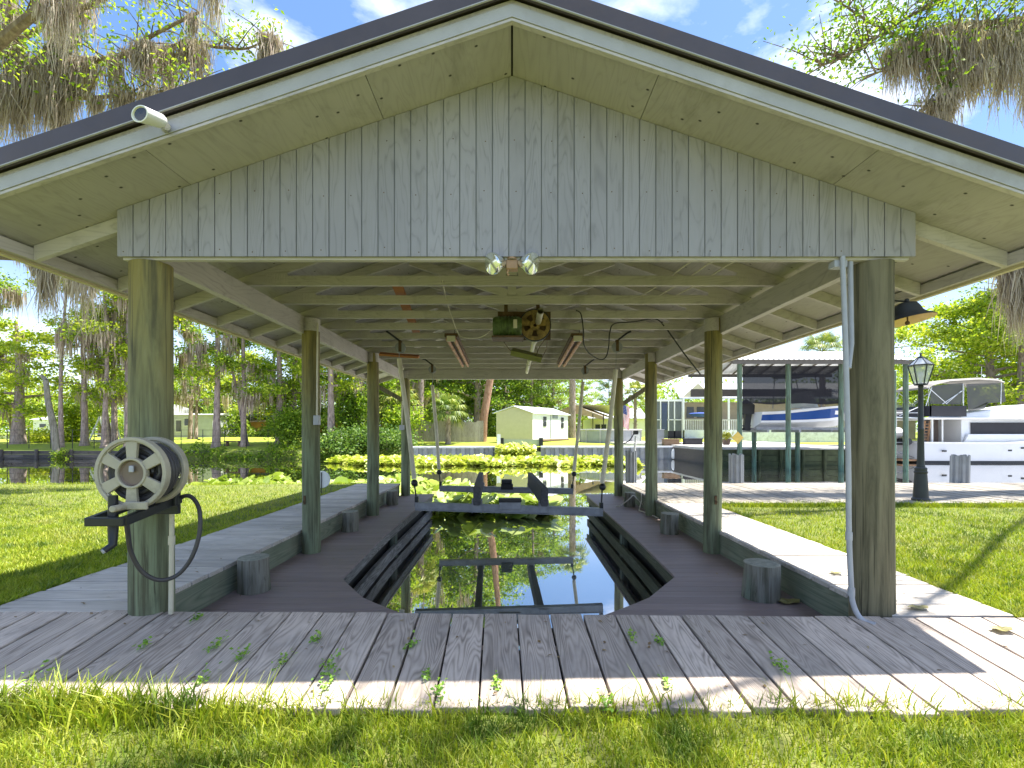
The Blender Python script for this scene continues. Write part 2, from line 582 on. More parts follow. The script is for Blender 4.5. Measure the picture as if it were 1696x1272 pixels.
SUN = Vector((.40, .06, 1.0)).normalized()
el = math.asin(SUN.z)
az = math.atan2(SUN.x, SUN.y)
w = bpy.data.worlds.new('World')
SC.world = w
w.use_nodes = True
nt = w.node_tree
bg = nt.nodes['Background']
sky = N(nt, 'ShaderNodeTexSky', sky_type='NISHITA')
sky.sun_disc = False
sky.sun_elevation, sky.sun_rotation = el, az
sky.air_density, sky.dust_density, sky.ozone_density = 1.0, .5, 2.0
tc = N(nt, 'ShaderNodeTexCoord')
mp = N(nt, 'ShaderNodeMapping')
mp.inputs['Scale'].default_value = (1.0, 1.0, 2.6)
mp.inputs['Location'].default_value = (3.7, 1.3, .4)
nt.links.new(tc.outputs['Generated'], mp.inputs['Vector'])
cl = noise(nt, mp.outputs[0], 2.3, 9, .56, .25)
cf = ramp(nt, cl, [(.50, 0), (.66, .9)])
tint = mixc(nt, .22, sky.outputs[0], (1.2, 3.2, 8.0))
hz = N(nt, 'ShaderNodeSeparateXYZ')
nt.links.new(tc.outputs['Generated'], hz.inputs[0])
hf = ramp(nt, hz.outputs[2], [(0.0, .75), (.28, 0)])
skyc = mixc(nt, cf, tint, (9.5, 9.7, 10.2))
skyc = mixc(nt, hf, skyc, (7.5, 8.4, 9.6))
nt.links.new(skyc, bg.inputs['Color'])
bg.inputs['Strength'].default_value = .078
sl = bpy.data.lights.new('sun', 'SUN')
sl.energy = 5.0
sl.angle = R(.5)
sl.color = (1.0, .95, .86)
so = bpy.data.objects.new('sun', sl)
COL.objects.link(so)
so.rotation_euler = (-SUN).to_track_quat('-Z', 'Y').to_euler()
so.location = SUN * 60
vs = SC.view_settings
vs.view_transform, vs.look, vs.gamma, vs.use_curve_mapping = 'Standard', 'None', 1, False
vs.exposure = 1.6
SC.cycles.use_denoising = True
SC.cycles.max_bounces = 8
SC.cycles.diffuse_bounces = 4
SC.cycles.transparent_max_bounces = 12
SC.cycles.sample_clamp_indirect = 6

rnd = random.Random(7)
NR = np.random.default_rng(11)


# ------------------------------------------------------------------ ground and water
def lawn_z(x, y):
    t = min(1, max(0, (3.1 - y) / 1.0))
    z = -.045 - .085 * t * t * (3 - 2 * t)
    z += .018 * math.sin(x * 1.3 + y * .7) * math.cos(y * .9 - x * .4)
    if y > 10.6:
        z -= (y - 10.6) ** 2 * .28
    return z


def grid_mesh(xs, ys, zf, keep):
    mb = MB()
    idx = {}
    for j in range(len(ys) - 1):
        for i in range(len(xs) - 1):
            cx, cy = (xs[i] + xs[i + 1]) / 2, (ys[j] + ys[j + 1]) / 2
            if not keep(cx, cy):
                continue
            f = []
            for a, bb in ((i, j), (i + 1, j), (i + 1, j + 1), (i, j + 1)):
                if (a, bb) not in idx:
                    idx[(a, bb)] = len(mb.v)
                    mb.v.append((xs[a], ys[bb], zf(xs[a], ys[bb])))
                f.append(idx[(a, bb)])
            mb.f.append(tuple(f))
    return mb


xs = [-80, -60, -45, -35, -28, -24, -21, -18] + [-16 + .5 * i for i in range(26)] + [-3.34] + [-3 + .5 * i for i in range(13)] + [3.12] + [3.5 + .5 * i for i in range(30)] + [19, 21, 25, 32, 45, 60, 80]
xs = sorted(set(round(x, 3) for x in xs))
ys = [-30, -15, -8, -5, -3, -2, -1, -.5, 0, .5, 1, 1.4, 1.8, 2.19, 2.6, 3.0, 3.5, 4, 4.5, 5, 5.5, 6, 6.5, 7, 7.56, 8, 8.5, 9, 9.5, 10, 10.5, 11, 11.5, 12, 12.5, 13]
lawn = build(grid_mesh(xs, ys, lawn_z, lambda x, y: (x < -3.34) or (y < 2.19) or (x > 3.12 and y < 7.56)), 'lawn', M['turf'], smooth=True)
tag(lawn, kind='structure')


def far_z(x, y):
    e = 26.6 if 10.9 < x < 20 else (38 if x >= 20 else 33)
    t = min(1, max(0, (y - e) / 14))
    lo = -.23 * max(0, 1 - (y - 33) / 2.5) if x < -7.5 else 0
    return .02 + lo + .45 * t + .05 * math.sin(x * .3) * math.cos(y * .2)


fx = [-400, -250, -150, -100] + [-80 + 4 * i for i in range(23)] + [10.9] + [12, 14, 16, 18, 20] + [24 + 4 * i for i in range(16)] + [100, 150, 250, 400]
fy = [26.6, 28, 30, 33, 34, 36, 38, 40, 43, 46, 50, 55, 62, 70, 80, 100, 150, 250, 500, 900]
fx = sorted(set(fx))
fb = build(grid_mesh(fx, fy, far_z, lambda x, y: y > (26.6 if 10.9 < x < 20 else (38 if x >= 20 else 33))), 'far_bank_ground', M['farturf'], smooth=True)
tag(fb, kind='structure')
WZ = -.76
bs_ = grid_mesh([-22.4 + .7 * i for i in range(23)], [32.3, 32.55, 32.8, 33.0], lambda x, y: -.2 - .75 * ((33 - y) / .7) ** 1.3 + .1 * math.sin(x * 2.1) * (33 - y), lambda x, y: True)
tag(build(bs_, 'bank_slope', M['turf'], smooth=True), kind='structure')
wt = build(MB().add([(-400, 2.2, WZ), (400, 2.2, WZ), (400, 60, WZ), (-400, 60, WZ)], [(0, 1, 2, 3)]), 'canal_water', M['water'])
tag(wt, kind='structure')
# earth bank below the dock edges so that nothing floats
bk = MB().box(3.16, 60, 7.56, 7.72, -1.2, -.06).box(-3.3, -2.46, 2.3, 10.3, -1.2, -.16).box(2.4, 3.06, 2.3, 7.6, -1.2, -.16).box(-3.3, 3.1, 2.195, 2.9, -1.2, -.19)
tag(build(bk, 'earth_bank', plain('dark_earth', (.05, .04, .028), .95)), kind='structure')

# ------------------------------------------------------------------ boathouse
SL = .34                       # roof slope
ZA = ZC + 2.214                # soffit apex height
EL, ER = -3.04, 3.15           # eave positions
Y0, Y1 = 2.554, 10.95          # rake front, rear
YG = 2.97                      # gable siding face


def roof_z(x):
    return ZA - SL * abs(x)


bh = thing('boathouse', 'grey painted open boathouse with gable roof on eight green timber posts', 'boathouse', (0, 6.5, -.26))
# gable siding: grooved vertical strips
sid = MB()
x = -2.455
pitch = .1016
while x < 2.51 - .01:
    x2 = min(x + pitch - .007, 2.51)
    pts = [x, x2]
    if x < 0 < x2:
        pts = [x, 0, x2]
    bz = 2.227
    poly = [(x, bz), (x2, bz)] + [(p, roof_z(p) - .004) for p in pts[::-1]]
    sid.prism(poly, lambda p: (p[0], YG, p[1]), lambda p: (p[0], YG + .010, p[1]))
    x += pitch
nsid = len(sid.f)
for i in range(48):
    for zz in (2.27, 2.62, 2.95):
        xx = -2.41 + .1016 * i
        if i % 2 == 0 and zz < roof_z(xx) - .08:
            sid.lathe([(.004, -.0008), (.0001, -.0012)], (xx + rnd.uniform(-.02, .02), YG, zz + rnd.uniform(-.02, .02)), 'Y', 8)
so_ = build(sid, 'gable_siding', M['siding'], bh)
so_.data.materials.append(M['rust'])
for pl_ in so_.data.polygons:
    if pl_.index >= nsid:
        pl_.material_index = 1
bkp = MB().prism([(-2.452, 2.229), (2.507, 2.229), (2.507, roof_z(2.507) - .006), (0, ZA - .006), (-2.452, roof_z(2.452) - .006)],
                 lambda p: (p[0], YG + .007, p[1]), lambda p: (p[0], YG + .02, p[1]))
build(bkp, 'siding_backing', plain('siding_groove_dark', (.20, .205, .20), .7), bh)  # groove backing toned darker than the siding strips
hd = MB().box(-2.44, 2.49, YG + .024, YG + .062, 2.212, 2.41)
build(hd, 'gable_header', M['paintx'], bh, bevel=.004)
# roof deck: plywood panels seen from below, with open seams
sof = MB()
for sgn, ex in ((-1, -EL + .0), (1, ER)):
    cuts = [0.004, .80, 2.0, ex + .05]
    for a, c in zip(cuts[:-1], cuts[1:]):
        a2, c2 = a + .002, c - .002
        yy = Y0 + .02
        ycuts = [yy, 5.35, 7.8, Y1 - .02] if a < .5 else [yy, 4.1, 6.6, 9.0, Y1 - .02]
        for ya, yb in zip(ycuts[:-1], ycuts[1:]):
            ya2, yb2 = ya + .002, yb - .002
            q = []
            for dz in (0, .014):
                for px_, py_ in ((a2, ya2), (c2, ya2), (c2, yb2), (a2, yb2)):
                    q.append((sgn * px_, py_, ZA - SL * px_ + dz))
            sof.hexa(q)
build(sof, 'soffit_panel', M['soffit'], bh)


def roof_slab(mb, o0, o1, ya, yb, e0, e1):
    for sgn, ex in ((-1, -EL), (1, ER)):
        ex = ex + e1 * (1.6 if sgn > 0 else 1)  # right overhang stretched further out to block a sun slit on the lower deck
        q = []
        for dz in (o0, o1):
            for px_, py_ in ((e0, ya), (ex, ya), (ex, yb), (e0, yb)):
                q.append((sgn * px_, py_, ZA - SL * px_ + dz))
        mb.hexa(q)
    return mb


build(roof_slab(MB(), .016, .03, Y0 + .03, Y1 - .03, 0, .04), 'underlayment', M['black_gap'], bh)
rm = roof_slab(MB(), .125, .14, Y0 - .03, Y1 + .03, 0, .12)
for sgn, ex in ((-1, -EL + .1), (1, ER + .1)):
    yy = Y0 + .2
    while yy < Y1:
        rm.bar((0, yy, ZA + .15), (sgn * ex, yy, ZA + .15 - SL * ex), .03, .03)
        yy += .4
rm.bar((0, Y0 - .03, ZA + .16), (0, Y1 + .03, ZA + .16), .22, .03)
build(rm, 'metal_roof', M['roof_metal'], bh)


def rake(mb, o0, o1, ya, yb, ext=.07):
    for sgn, ex in ((-1, -EL), (1, ER)):
        ex = ex + ext
        q = []
        for dz in (o0, o1):
            for px_, py_ in ((0, ya), (ex, ya), (ex, yb), (0, yb)):
                q.append((sgn * px_, py_, ZA - SL * px_ + dz))
        mb.hexa(q)
    return mb


build(rake(MB(), .004, .072, Y0, Y0 + .019), 'rake_board', M['white_trim'], bh)
build(rake(MB(), -.014, .001, Y0 + .005, Y0 + .035), 'rake_lower_trim', M['paintx'], bh)
build(rake(MB(), .073, .104, Y0 + .012, Y0 + .03), 'rake_recess_board', M['painty'], bh)
build(rake(rake(MB(), .106, .200, Y0 - .036, Y0 - .031, .12), .100, .106, Y0 - .036, Y0 - .012, .12), 'rake_metal_edge', M['roof_metal'], bh)
build(rake(MB(), .098, .1035, Y0 - .040, Y0 - .030, .12), 'rake_hem', M['white_trim'], bh)
build(rake(MB(), -.09, .104, Y1 - .03, Y1), 'rear_rake_board', M['painty'], bh)
# eave fascia
for sgn, ex in ((-1, -EL), (1, ER)):
    zt = ZA - SL * ex
    build(MB().box(min(sgn * ex, sgn * (ex + .038)), max(sgn * ex, sgn * (ex + .038)), Y0 + .04, Y1 - .04, zt - .094, zt - .016), 'sub_fascia', M['painty'], bh, bevel=.003)
    a, c2 = sorted((sgn * (ex + .040), sgn * (ex + .075)))
    build(MB().box(a, c2, Y0 + .02, Y1 - .02, zt - .112, zt + .09), 'eave_fascia', M['drip'], bh)
# header beams, two planks each
for sgn in (-1, 1):
    for k in (0, 1):
        xa = 2.372 + .041 * k
        a, c2 = sorted((sgn * xa, sgn * (xa + .038)))
        build(MB().box(a, c2, YG + .066, 10.6, 2.253 + .004 * k, 2.452), 'header_beam', M['painty'], bh, bevel=.004)
build(MB().box(-2.36, 2.36, 10.33, 10.40, 2.262, 2.47), 'end_beam', M['paintx'], bh, bevel=.004)
build(MB().prism([(-2.36, 2.475), (2.36, 2.475), (2.36, ZA - SL * 2.36 - .004), (0, ZA - .004), (-2.36, ZA - SL * 2.36 - .004)], lambda p: (p[0], 10.42, p[1]), lambda p: (p[0], 10.44, p[1])), 'rear_gable_panel', M['paintx'], bh)
# posts
PY = [3.08, 5.52, 7.96, 10.40]


def post_mb(x, y, r, z0, z1, seed, lean=0):
    q = random.Random(seed)
    n, m_ = 20, 12
    vs, fs = [], []
    ph = [q.uniform(0, 6.28) for _ in range(6)]
    for j in range(m_ + 1):
        t = j / m_
        z = z0 + (z1 - z0) * t
        for k in range(n):
            a = 2 * math.pi * k / n
            rr = r * (1.03 - .06 * t) * (1 + .018 * math.sin(2 * a + ph[0] + t * 2) + .012 * math.sin(5 * a + ph[1] + 3 * t) + .008 * math.sin(3 * a + ph[2] - 6 * t))
            vs.append((x + rr * math.cos(a) + lean * t + .006 * math.sin(4 * t + ph[3]), y + rr * math.sin(a), z))
    for j in range(m_):
        for k in range(n):
            k2 = (k + 1) % n
            fs.append((j * n + k, j * n + k2, (j + 1) * n + k2, (j + 1) * n + k))
    fs.append(tuple(range(m_ * n, (m_ + 1) * n)))
    fs.append(tuple(range(n))[::-1])
    return MB().add(vs, fs)


for sgn in (-1, 1):
    for i, y in enumerate(PY):
        r = .122 if i == 0 else .098
        zt = 2.21 if i == 0 else 2.43
        xx = sgn * 2.32
        p = build(post_mb(xx, y, r, -1.3, zt, i * 7 + sgn, .0), 'post', M['pile_brown'] if (i == 0 and sgn > 0) else M['pile'], bh, smooth=True)
        if i:
            build(MB().lathe([(r * 1.0, 2.285), (r * 1.0, 2.432), (.001, 2.434)], (xx, y, 0), n=20), 'painted_collar', M['painty'], p, smooth=True)
p = None
# trusses
TY = [3.075 + .623 * i for i in range(1, 12)]


def truss_parts(y, par):
    t = .019
    tr = bpy.data.objects.new('truss', None)
    COL.objects.link(tr)
    tr.parent = par
    tr.location = Vector((0, y, 2.453)) - wloc(par)
    build(MB().box(-2.41, 2.41, y - t, y + t, 2.453, 2.542), 'bottom_chord', M['paintx'], tr, bevel=.003)
    for sgn, ex in ((-1, -EL - .002), (1, ER - .002)):
        q = []
        for yy in (y - t + .003, y + t - .003):
            for xx, dz in ((.0, -.096), (ex, -.096), (ex, -.003), (.0, -.003)):
                q.append((sgn * xx, yy, ZA - SL * xx + dz))
        build(MB().hexa(q), 'top_chord', M['paintx'], tr)
        build(MB().bar((sgn * .05, y, 2.56), (sgn * 1.05, y, roof_z(1.05) - .10), .036, .085, (0, 0, 1)), 'web', M['paintx'], tr)
        # toothed nail plate at the heel
        g = MB().box(min(sgn * 2.02, sgn * 2.22), max(sgn * 2.02, sgn * 2.22), y - t - .002, y - t - .001, 2.47, 2.56)
        for k in range(9):
            xx = sgn * (2.025 + k * .0225)
            g.box(min(xx, xx + sgn * .006), max(xx, xx + sgn * .006), y - t - .005, y - t - .002, 2.475, 2.555)
        build(g, 'nail_plate', M['paintx'], tr)
    build(MB().box(-.045, .045, y - t - .002, y + t - .004, 2.546, ZA - .10), 'king_post', M['paintx'], tr)
    return tr


M['galvpaint'] = plain('painted_nail_plate', (.29, .285, .26), .6, .2)
tr0 = truss_parts(TY[0], bh)
for y in TY[1:]:
    c = copy_tree(tr0, bh)
    c.location = Vector((0, y, 2.453)) - wloc(bh)
# gable-end rafters and tails in the gable plane
for sgn, ex in ((-1, -EL - .002), (1, ER - .002)):
    q = []
    for yy in (YG + .064, YG + .100):
        for xx, dz in ((2.3, -.096), (ex, -.096), (ex, -.003), (2.3, -.003)):
            q.append((sgn * xx, yy, ZA - SL * xx + dz))
    build(MB().hexa(q), 'gable_rafter_tail', M['paintx'], bh)
# knee brace at the back
build(MB().bar((2.36, 10.38, 1.70), (3.05, 10.38, 2.16), .05, .09), 'knee_brace', M['pile_brown'], bh)
build(MB().bar((-2.36, 10.38, 1.80), (-3.0, 10.38, 2.16), .05, .09), 'knee_brace', M['pile_brown'], bh)

# ------------------------------------------------------------------ decks
ap = thing('deck', 'front apron deck of wide weathered grey boards with dark gaps', 'deck', (0, 2.6, -.1))
boards, nails = MB(), MB()
x = -3.42
k = 0
while x < 3.2:
    wd = .196
    g = .004 + .004 * rnd.random()
    a, c2 = x + g, x + wd + .007 - g
    yf = lambda t: 2.985 - .022 * t
    yn = lambda t: 2.13 - .012 * t
    j = rnd.uniform(-.018, .018)
    zt = rnd.uniform(-.004, .004)
    q = []
    for dz in (-.038, 0):
        for (xx, far) in ((a, 0), (c2, 0), (c2, 1), (a, 1)):
            q.append((xx + (0 if far else .022), yf(xx) if far else yn(xx) + j, (0 if far else -.095) + dz + zt))
    boards.hexa(q)
    for far in (0, 1):
        for xx in (a + .03, c2 - .03):
            y = (yf(xx) - .05) if far else (yn(xx) + .06)
            nails.lathe([(.0035, .0), (.0001, .0008)], (xx + (0 if far else .02), y, (-.005 if far else -.0888) + zt + .0004), n=8)
    x += .203
    k += 1
build(boards, 'planks', M['deck'], ap, bevel=.006)
build(nails, 'nail_heads', M['slipdark'], ap)
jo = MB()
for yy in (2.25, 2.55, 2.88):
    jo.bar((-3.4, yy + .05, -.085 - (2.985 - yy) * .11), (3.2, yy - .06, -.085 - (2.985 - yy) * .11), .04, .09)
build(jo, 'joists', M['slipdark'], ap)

def walkway(label, x0, x1, y0, y1, fx_, name='walkway'):
    t = thing(name, label, 'walkway', ((x0 + x1) / 2, y0, 0))
    b_ = MB()
    y = y0
    while y < y1 - .05:
        ye = min(y + .197, y1)
        ja, jb, zz = rnd.uniform(-.012, .012), rnd.uniform(-.012, .012), rnd.uniform(-.003, .003)
        b_.box(x0 + (ja if fx_ > 0 else 0), x1 + (0 if fx_ > 0 else 0) + (jb if fx_ < 0 else 0), y + .005, ye - .006, -.036 + zz, zz)
        y += .203
    build(b_, 'planks', M['walk'], t, bevel=.005)
    xa, xb = (x1 - .05, x1 - .012) if fx_ > 0 else (x0 + .012, x0 + .05)
    f = MB()
    yy = y0 + .02
    for L in (2.45, 2.43, 2.45, 2.5):
        if yy >= y1 - .1:
            break
        f.box(xa, xb, yy, min(yy + L, y1) - .004, -.30, -.028)
        yy += L
    build(f, 'fascia', M['fascia'], t, bevel=.004)
    xo = (x0 + .03, x0 + .07) if fx_ > 0 else (x1 - .07, x1 - .03)
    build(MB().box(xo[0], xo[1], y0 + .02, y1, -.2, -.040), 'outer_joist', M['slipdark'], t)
    return t


walkway('pale weathered walkway left of the slip beside the canal-side lawn', -3.36, -2.43, 3.02, 10.4, 1)
walkway('sunlit bleached walkway right of the slip leading to the long dock', 2.36, 3.12, 2.96, 7.53, -1)
# long dock on the right
dk = thing('dock', 'long weathered dock along the canal behind the lamp post', 'dock', (10, 9, 0))
b_ = MB()
x = 2.36
while x < 32:
    zz = rnd.uniform(-.004, .004)
    b_.box(x + .003, x + .143, 7.57 + rnd.uniform(-.01, .01), 10.5 + rnd.uniform(-.02, .02), -.036 + zz, zz)
    x += .147
build(b_, 'planks', M['dockwood'], dk)
build(MB().box(2.375, 2.41, 7.6, 10.46, -.30, -.040).box(2.42, 32, 10.42, 10.46, -.28, -.040).box(2.42, 32, 9, 9.05, -.2, -.040), 'fascia', M['fascia'], dk)
dp = MB()
for i in range(12):
    dp.tube([(2.9 + 2.5 * i, 10.2, -1.4), (2.9 + 2.5 * i, 10.2, -.06)], .1, 10)
build(dp, 'support_piles', M['stub'], dk, smooth=True)

# lower composite deck around the slip
EDL = [(3.0, -.05), (3.3, -.2), (3.65, -.83), (4.0, -1.24), (4.54, -1.62), (6.5, -1.72), (11, -1.73)]
EDR = [(3.0, .05), (3.3, .2), (3.63, .70), (4.0, 1.14), (4.60, 1.57), (6.0, 1.61), (11, 1.63)]


def lerp(tab, y):
    return float(np.interp(y, [a for a, _ in tab], [c for _, c in tab]))


ld = thing('lower_deck', 'dark brown composite deck around the boat slip one step down', 'deck', (0, 4, -.26))
b_ = MB()
y = 2.9
while y < 10.5:
    ya, yb = y + .002, y + .138
    for sg, tab, xo in ((-1, EDL, -2.44), (1, EDR, 2.370)):
        ea, eb = lerp(tab, ya), lerp(tab, yb)
        q = []
        for dz in (-.026, 0):
            pts = [(xo, ya), (ea, ya), (eb, yb), (xo, yb)]
            if sg > 0:
                pts = [(ea, ya), (xo, ya), (xo, yb), (eb, yb)]
            for a, c2 in pts:
                q.append((a, c2, -.26 + dz))
        b_.hexa(q)
    y += .1405
build(b_, 'boards', M['composite'], ld, bevel=.002)
for tab, sg in ((EDL, -1), (EDR, 1)):
    f1, f2, f3 = MB(), MB(), MB()
    ysq = [3.05, 3.3, 3.65, 4.0, 4.57] + [4.57 + .74 * i for i in range(1, 9)]
    for ya, yb in zip(ysq[:-1], ysq[1:]):
        xa, xb = lerp(tab, ya), lerp(tab, yb)
        f1.hexa([(xa - sg * -.012, ya, -.40), (xa - sg * -.045, ya, -.40), (xb - sg * -.045, yb, -.40), (xb - sg * -.012, yb, -.40),
                 (xa - sg * -.012, ya, -.288), (xa - sg * -.045, ya, -.288), (xb - sg * -.045, yb, -.288), (xb - sg * -.012, yb, -.288)])
        if ya > 4.5:
            f2.hexa([(xa - sg * -.02, ya, -.73), (xa - sg * -.075, ya, -.73), (xb - sg * -.075, yb, -.73), (xb - sg * -.02, yb, -.73),
                     (xa - sg * -.02, ya, -.58), (xa - sg * -.075, ya, -.58), (xb - sg * -.075, yb, -.58), (xb - sg * -.02, yb, -.58)])
        f3.hexa([(xa + sg * .16, ya, -1.2), (xa + sg * .2, ya, -1.2), (xb + sg * .2, yb, -1.2), (xb + sg * .16, yb, -1.2),
                 (xa + sg * .16, ya, -.29), (xa + sg * .2, ya, -.29), (xb + sg * .2, yb, -.29), (xb + sg * .16, yb, -.29)])
    build(f1, 'slip_fascia', M['slip'] if sg < 0 else M['waler'], ld)
    build(f2, 'waler', M['waler'] if sg > 0 else M['slip'], ld)
    build(f3, 'back_wall', M['slipdark'], ld)  # dark wall added so the gap below the fascia reads as shade
    cp = MB()
    for yy in (4.75, 7.3, 10.3):
        xx = lerp(tab, yy) + sg * .1
        cp.tube([(xx, yy, -1.4), (xx, yy, -.3)], .07, 10)
    build(cp, 'slip_piles', M['stub'], ld, smooth=True)

# short pile stubs on the lower deck
ST = [(-2.27, 4.20, .13, .03, 'thick sawn pile stub nearest the hose reel post'), (-2.27, 6.70, .11, .01, 'sawn pile stub between the second and third left posts'),
      (-2.28, 9.10, .105, .0, 'farthest sawn pile stub on the left near the rear post'), (2.10, 4.02, .145, .03, 'thick weathered pile stub beside the conduit post'),
      (2.16, 6.55, .12, .01, 'sawn pile stub between the second and third right posts'), (2.18, 8.85, .10, .0, 'sawn pile stub with a white rope looped over it')]
for i, (x, y, r, zt, lb) in enumerate(ST):
    mb = post_mb(x, y, r, -.259, zt, 50 + i)
    s_ = thing('pile_stub', lb, 'pile stub', (x, y, -.26), 'pile stubs along the lower deck')
    build(mb, 'stub', M['stub'], s_, smooth=True)
    build(MB().lathe([(r * .97, zt + .0), (r * .93, zt + .006), (.001, zt + .009)], (x, y, 0), n=20), 'sawn_top', plain('sawn_end', (.25, .25, .20), .9, scale=25, var=.3), s_)
rp = MB()
x, y = 2.18, 8.85
pts = []
for i in range(22):
    t = i / 21
    pts.append((x - .26 + .62 * t, y - .05 - .15 * math.sin(t * 3.1), max(-.246, .0 - 1.05 * abs(t - .45) ** .8 * .5)))
rp.tube(pts, .010, 6)
rp.tube([(2.36, 8.7, .012), (2.30, 8.5, -.12), (2.22, 8.35, -.245), (2.3, 8.0, -.245), (2.33, 7.6, -.245)], .010, 6)
tag(build(rp, 'rope', M['rope'], loc=(2.2, 8.8, -.25), smooth=True), 'white dock rope draped over the right rear pile stub', 'rope')

# ------------------------------------------------------------------ boat lift
lift = thing('boat_lift', 'galvanised boat lift cradle with carpeted bunks hanging over the slip', 'boat lift', (0, 7.04, 0))


def ibeam(mb, a, c, w=.10, h=.115):
    a, c = Vector(a), Vector(c)
    mb.bar(a + Vector((0, 0, h / 2 - .006)), c + Vector((0, 0, h / 2 - .006)), w, .012)
    mb.bar(a - Vector((0, 0, h / 2 - .006)), c - Vector((0, 0, h / 2 - .006)), w, .012)
    mb.bar(a + Vector((0, .03, 0)), c + Vector((0, .03, 0)), .012, h - .03)
    mb.bar(a - Vector((0, .03, 0)), c - Vector((0, .03, 0)), .012, h - .03)
    return mb


fl, frr = P(688, 838, 7.04), P(998, 848, 7.04)
rl, rr_ = P(728, 809, 9.6), P(949, 813.5, 9.6)
build(ibeam(MB(), fl, frr), 'cross_beam', M['galv'], lift)
build(ibeam(MB(), rl, rr_), 'cross_beam', M['galv'], lift)
for na, nb in (((-.505, 6.85, .205), (-.64, 9.85, .16)), ((.47, 6.85, .19), (.375, 9.85, .15))):
    bn_ = build(MB().bar(na, nb, .105, .27), 'bunk', M['bunk'], lift, bevel=.02)
    for t, bm in ((.063, fl.z if na[0] < 0 else frr.z), (.917, rl.z)):
        q = Vector(na).lerp(Vector(nb), t)
        build(MB().box(q.x - .075, q.x - .06, q.y - .06, q.y + .06, q.z - .26, q.z - .06).box(q.x + .06, q.x + .075, q.y - .06, q.y + .06, q.z - .26, q.z - .06).box(q.x - .075, q.x + .075, q.y - .058, q.y - .05, q.z - .24, q.z - .1), 'bunk_bracket', M['galv'], bn_)
kp = build(MB().box(-.19, .13, 6.97, 7.11, -.005, .10), 'keel_box', M['galv'], lift, bevel=.006)
build(MB().box(-.20, .14, 6.95, 7.13, .102, .15), 'keel_pad', M['black'], kp, bevel=.012)
kp = build(MB().box(-.22, .02, 9.53, 9.67, -.03, .08), 'keel_box', M['black'], lift, bevel=.006)
build(MB().box(-.21, -.0, 9.52, 9.68, .082, .17), 'keel_pad', M['black'], kp, bevel=.02)
for (tp, bp, d, be) in (((661, 594), (686, 793), 7.04, fl), ((716, 638), (727, 777), 9.6, rl), ((1020, 612), (997.5, 800), 7.04, frr), ((965.5, 632), (950.5, 780), 9.6, rr_)):
    T, B = P(*tp, d), P(*bp, d)
    s_ = build(MB().tube([T, T.lerp(B, .5) + Vector((.01, 0, 0)), B], .034, 12), 'cable_sleeve', M['pvc'], lift, smooth=True)
    build(MB().ball(B + Vector((.004, 0, -.06)), .052), 'float_ball', M['blackmetal'], s_, smooth=True)
    hk = Vector((be.x + (.02 if be.x < 0 else -.02), d, be.z + .05))
    build(MB().tube([B + Vector((0, 0, -.06)), hk], .012, 8).box(hk.x - .025, hk.x + .025, d - .03, d + .03, hk.z - .05, hk.z + .09), 'shackle', M['blackmetal'], s_)
    build(MB().tube([T, T + Vector((.01, 0, 2.47 - T.z))], .005, 6), 'cable', M['galv'], s_)

# pulleys under the ceiling
for i, (px, py, d, lb) in enumerate(((663, 576, 6.75, 'rusty cable pulley above the front left lift pole'), (716, 612, 9.3, 'small cable pulley near the rear left lift pole'),
                                     (1022, 575, 6.75, 'rusty cable pulley above the front right lift pole'), (969, 614, 9.3, 'small cable pulley near the rear right lift pole'))):
    c = P(px, py, d)
    t = thing('pulley', lb, 'pulley', c, 'lift cable pulleys')
    sg = 1 if px < 848 else -1
    build(MB().lathe([(.002, -.018), (.075, -.018), (.06, 0), (.075, .018), (.002, .018)], c, 'Y', 20), 'sheave', M['galv'], t, smooth=True)
    build(MB().box(c.x - .02, c.x + .02, c.y - .032, c.y - .02, c.z - .06, c.z + .1).box(c.x - .02, c.x + .02, c.y + .02, c.y + .032, c.z - .06, c.z + .1), 'cheek', M['rust'], t)
    build(MB().tube([c + Vector((0, 0, .09)), c + Vector((-sg * .12, -.1, .18)), (c.x - sg * .16, c.y - .14, 2.52)], .014, 8), 'hook', M['blackmetal'], t, smooth=True)

# lift motor unit
mo = thing('lift_motor', 'rusty boat lift motor with mossy green housing and yellow gear wheel', 'lift motor', (.1, 5.3, 2.4))
D = 5.3
a, c = P(817, 513, D), P(912, 563, D)
build(MB().box(a.x + .05, c.x, D + .0, D + .02, c.z, a.z - .02), 'mounting_plate', M['rust'], mo)
build(MB().box(a.x + .12, a.x + .16, D + .02, D + .06, a.z - .1, 2.56).box(c.x - .16, c.x - .12, D + .02, D + .06, a.z - .1, 2.56), 'hanger_strap', M['rust'], mo)
mc = P(841, 541, D - .15)
g = MB().lathe([(.001, -.16), (.09, -.16), (.105, -.13), (.105, .12), (.085, .15), (.001, .15)], mc, 'X', 20)
for k in range(6):
    g.lathe([(.108, -.1 + .035 * k), (.114, -.095 + .035 * k), (.114, -.085 + .035 * k), (.108, -.08 + .035 * k)], mc, 'X', 20)
build(g, 'motor_housing', M['mossgreen'], mo, smooth=True)
build(MB().box(mc.x + .06, mc.x + .10, mc.y - .13, mc.y - .10, mc.z - .04, mc.z + .05), 'terminal_cover', M['pvc'], mo, bevel=.005)
build(MB().box(mc.x - .17, mc.x + .17, mc.y - .1, D, mc.z - .135, mc.z - .115), 'motor_bracket', M['rust'], mo)
gc = P(886, 539, D - .06)
gw = MB()
ring = 32
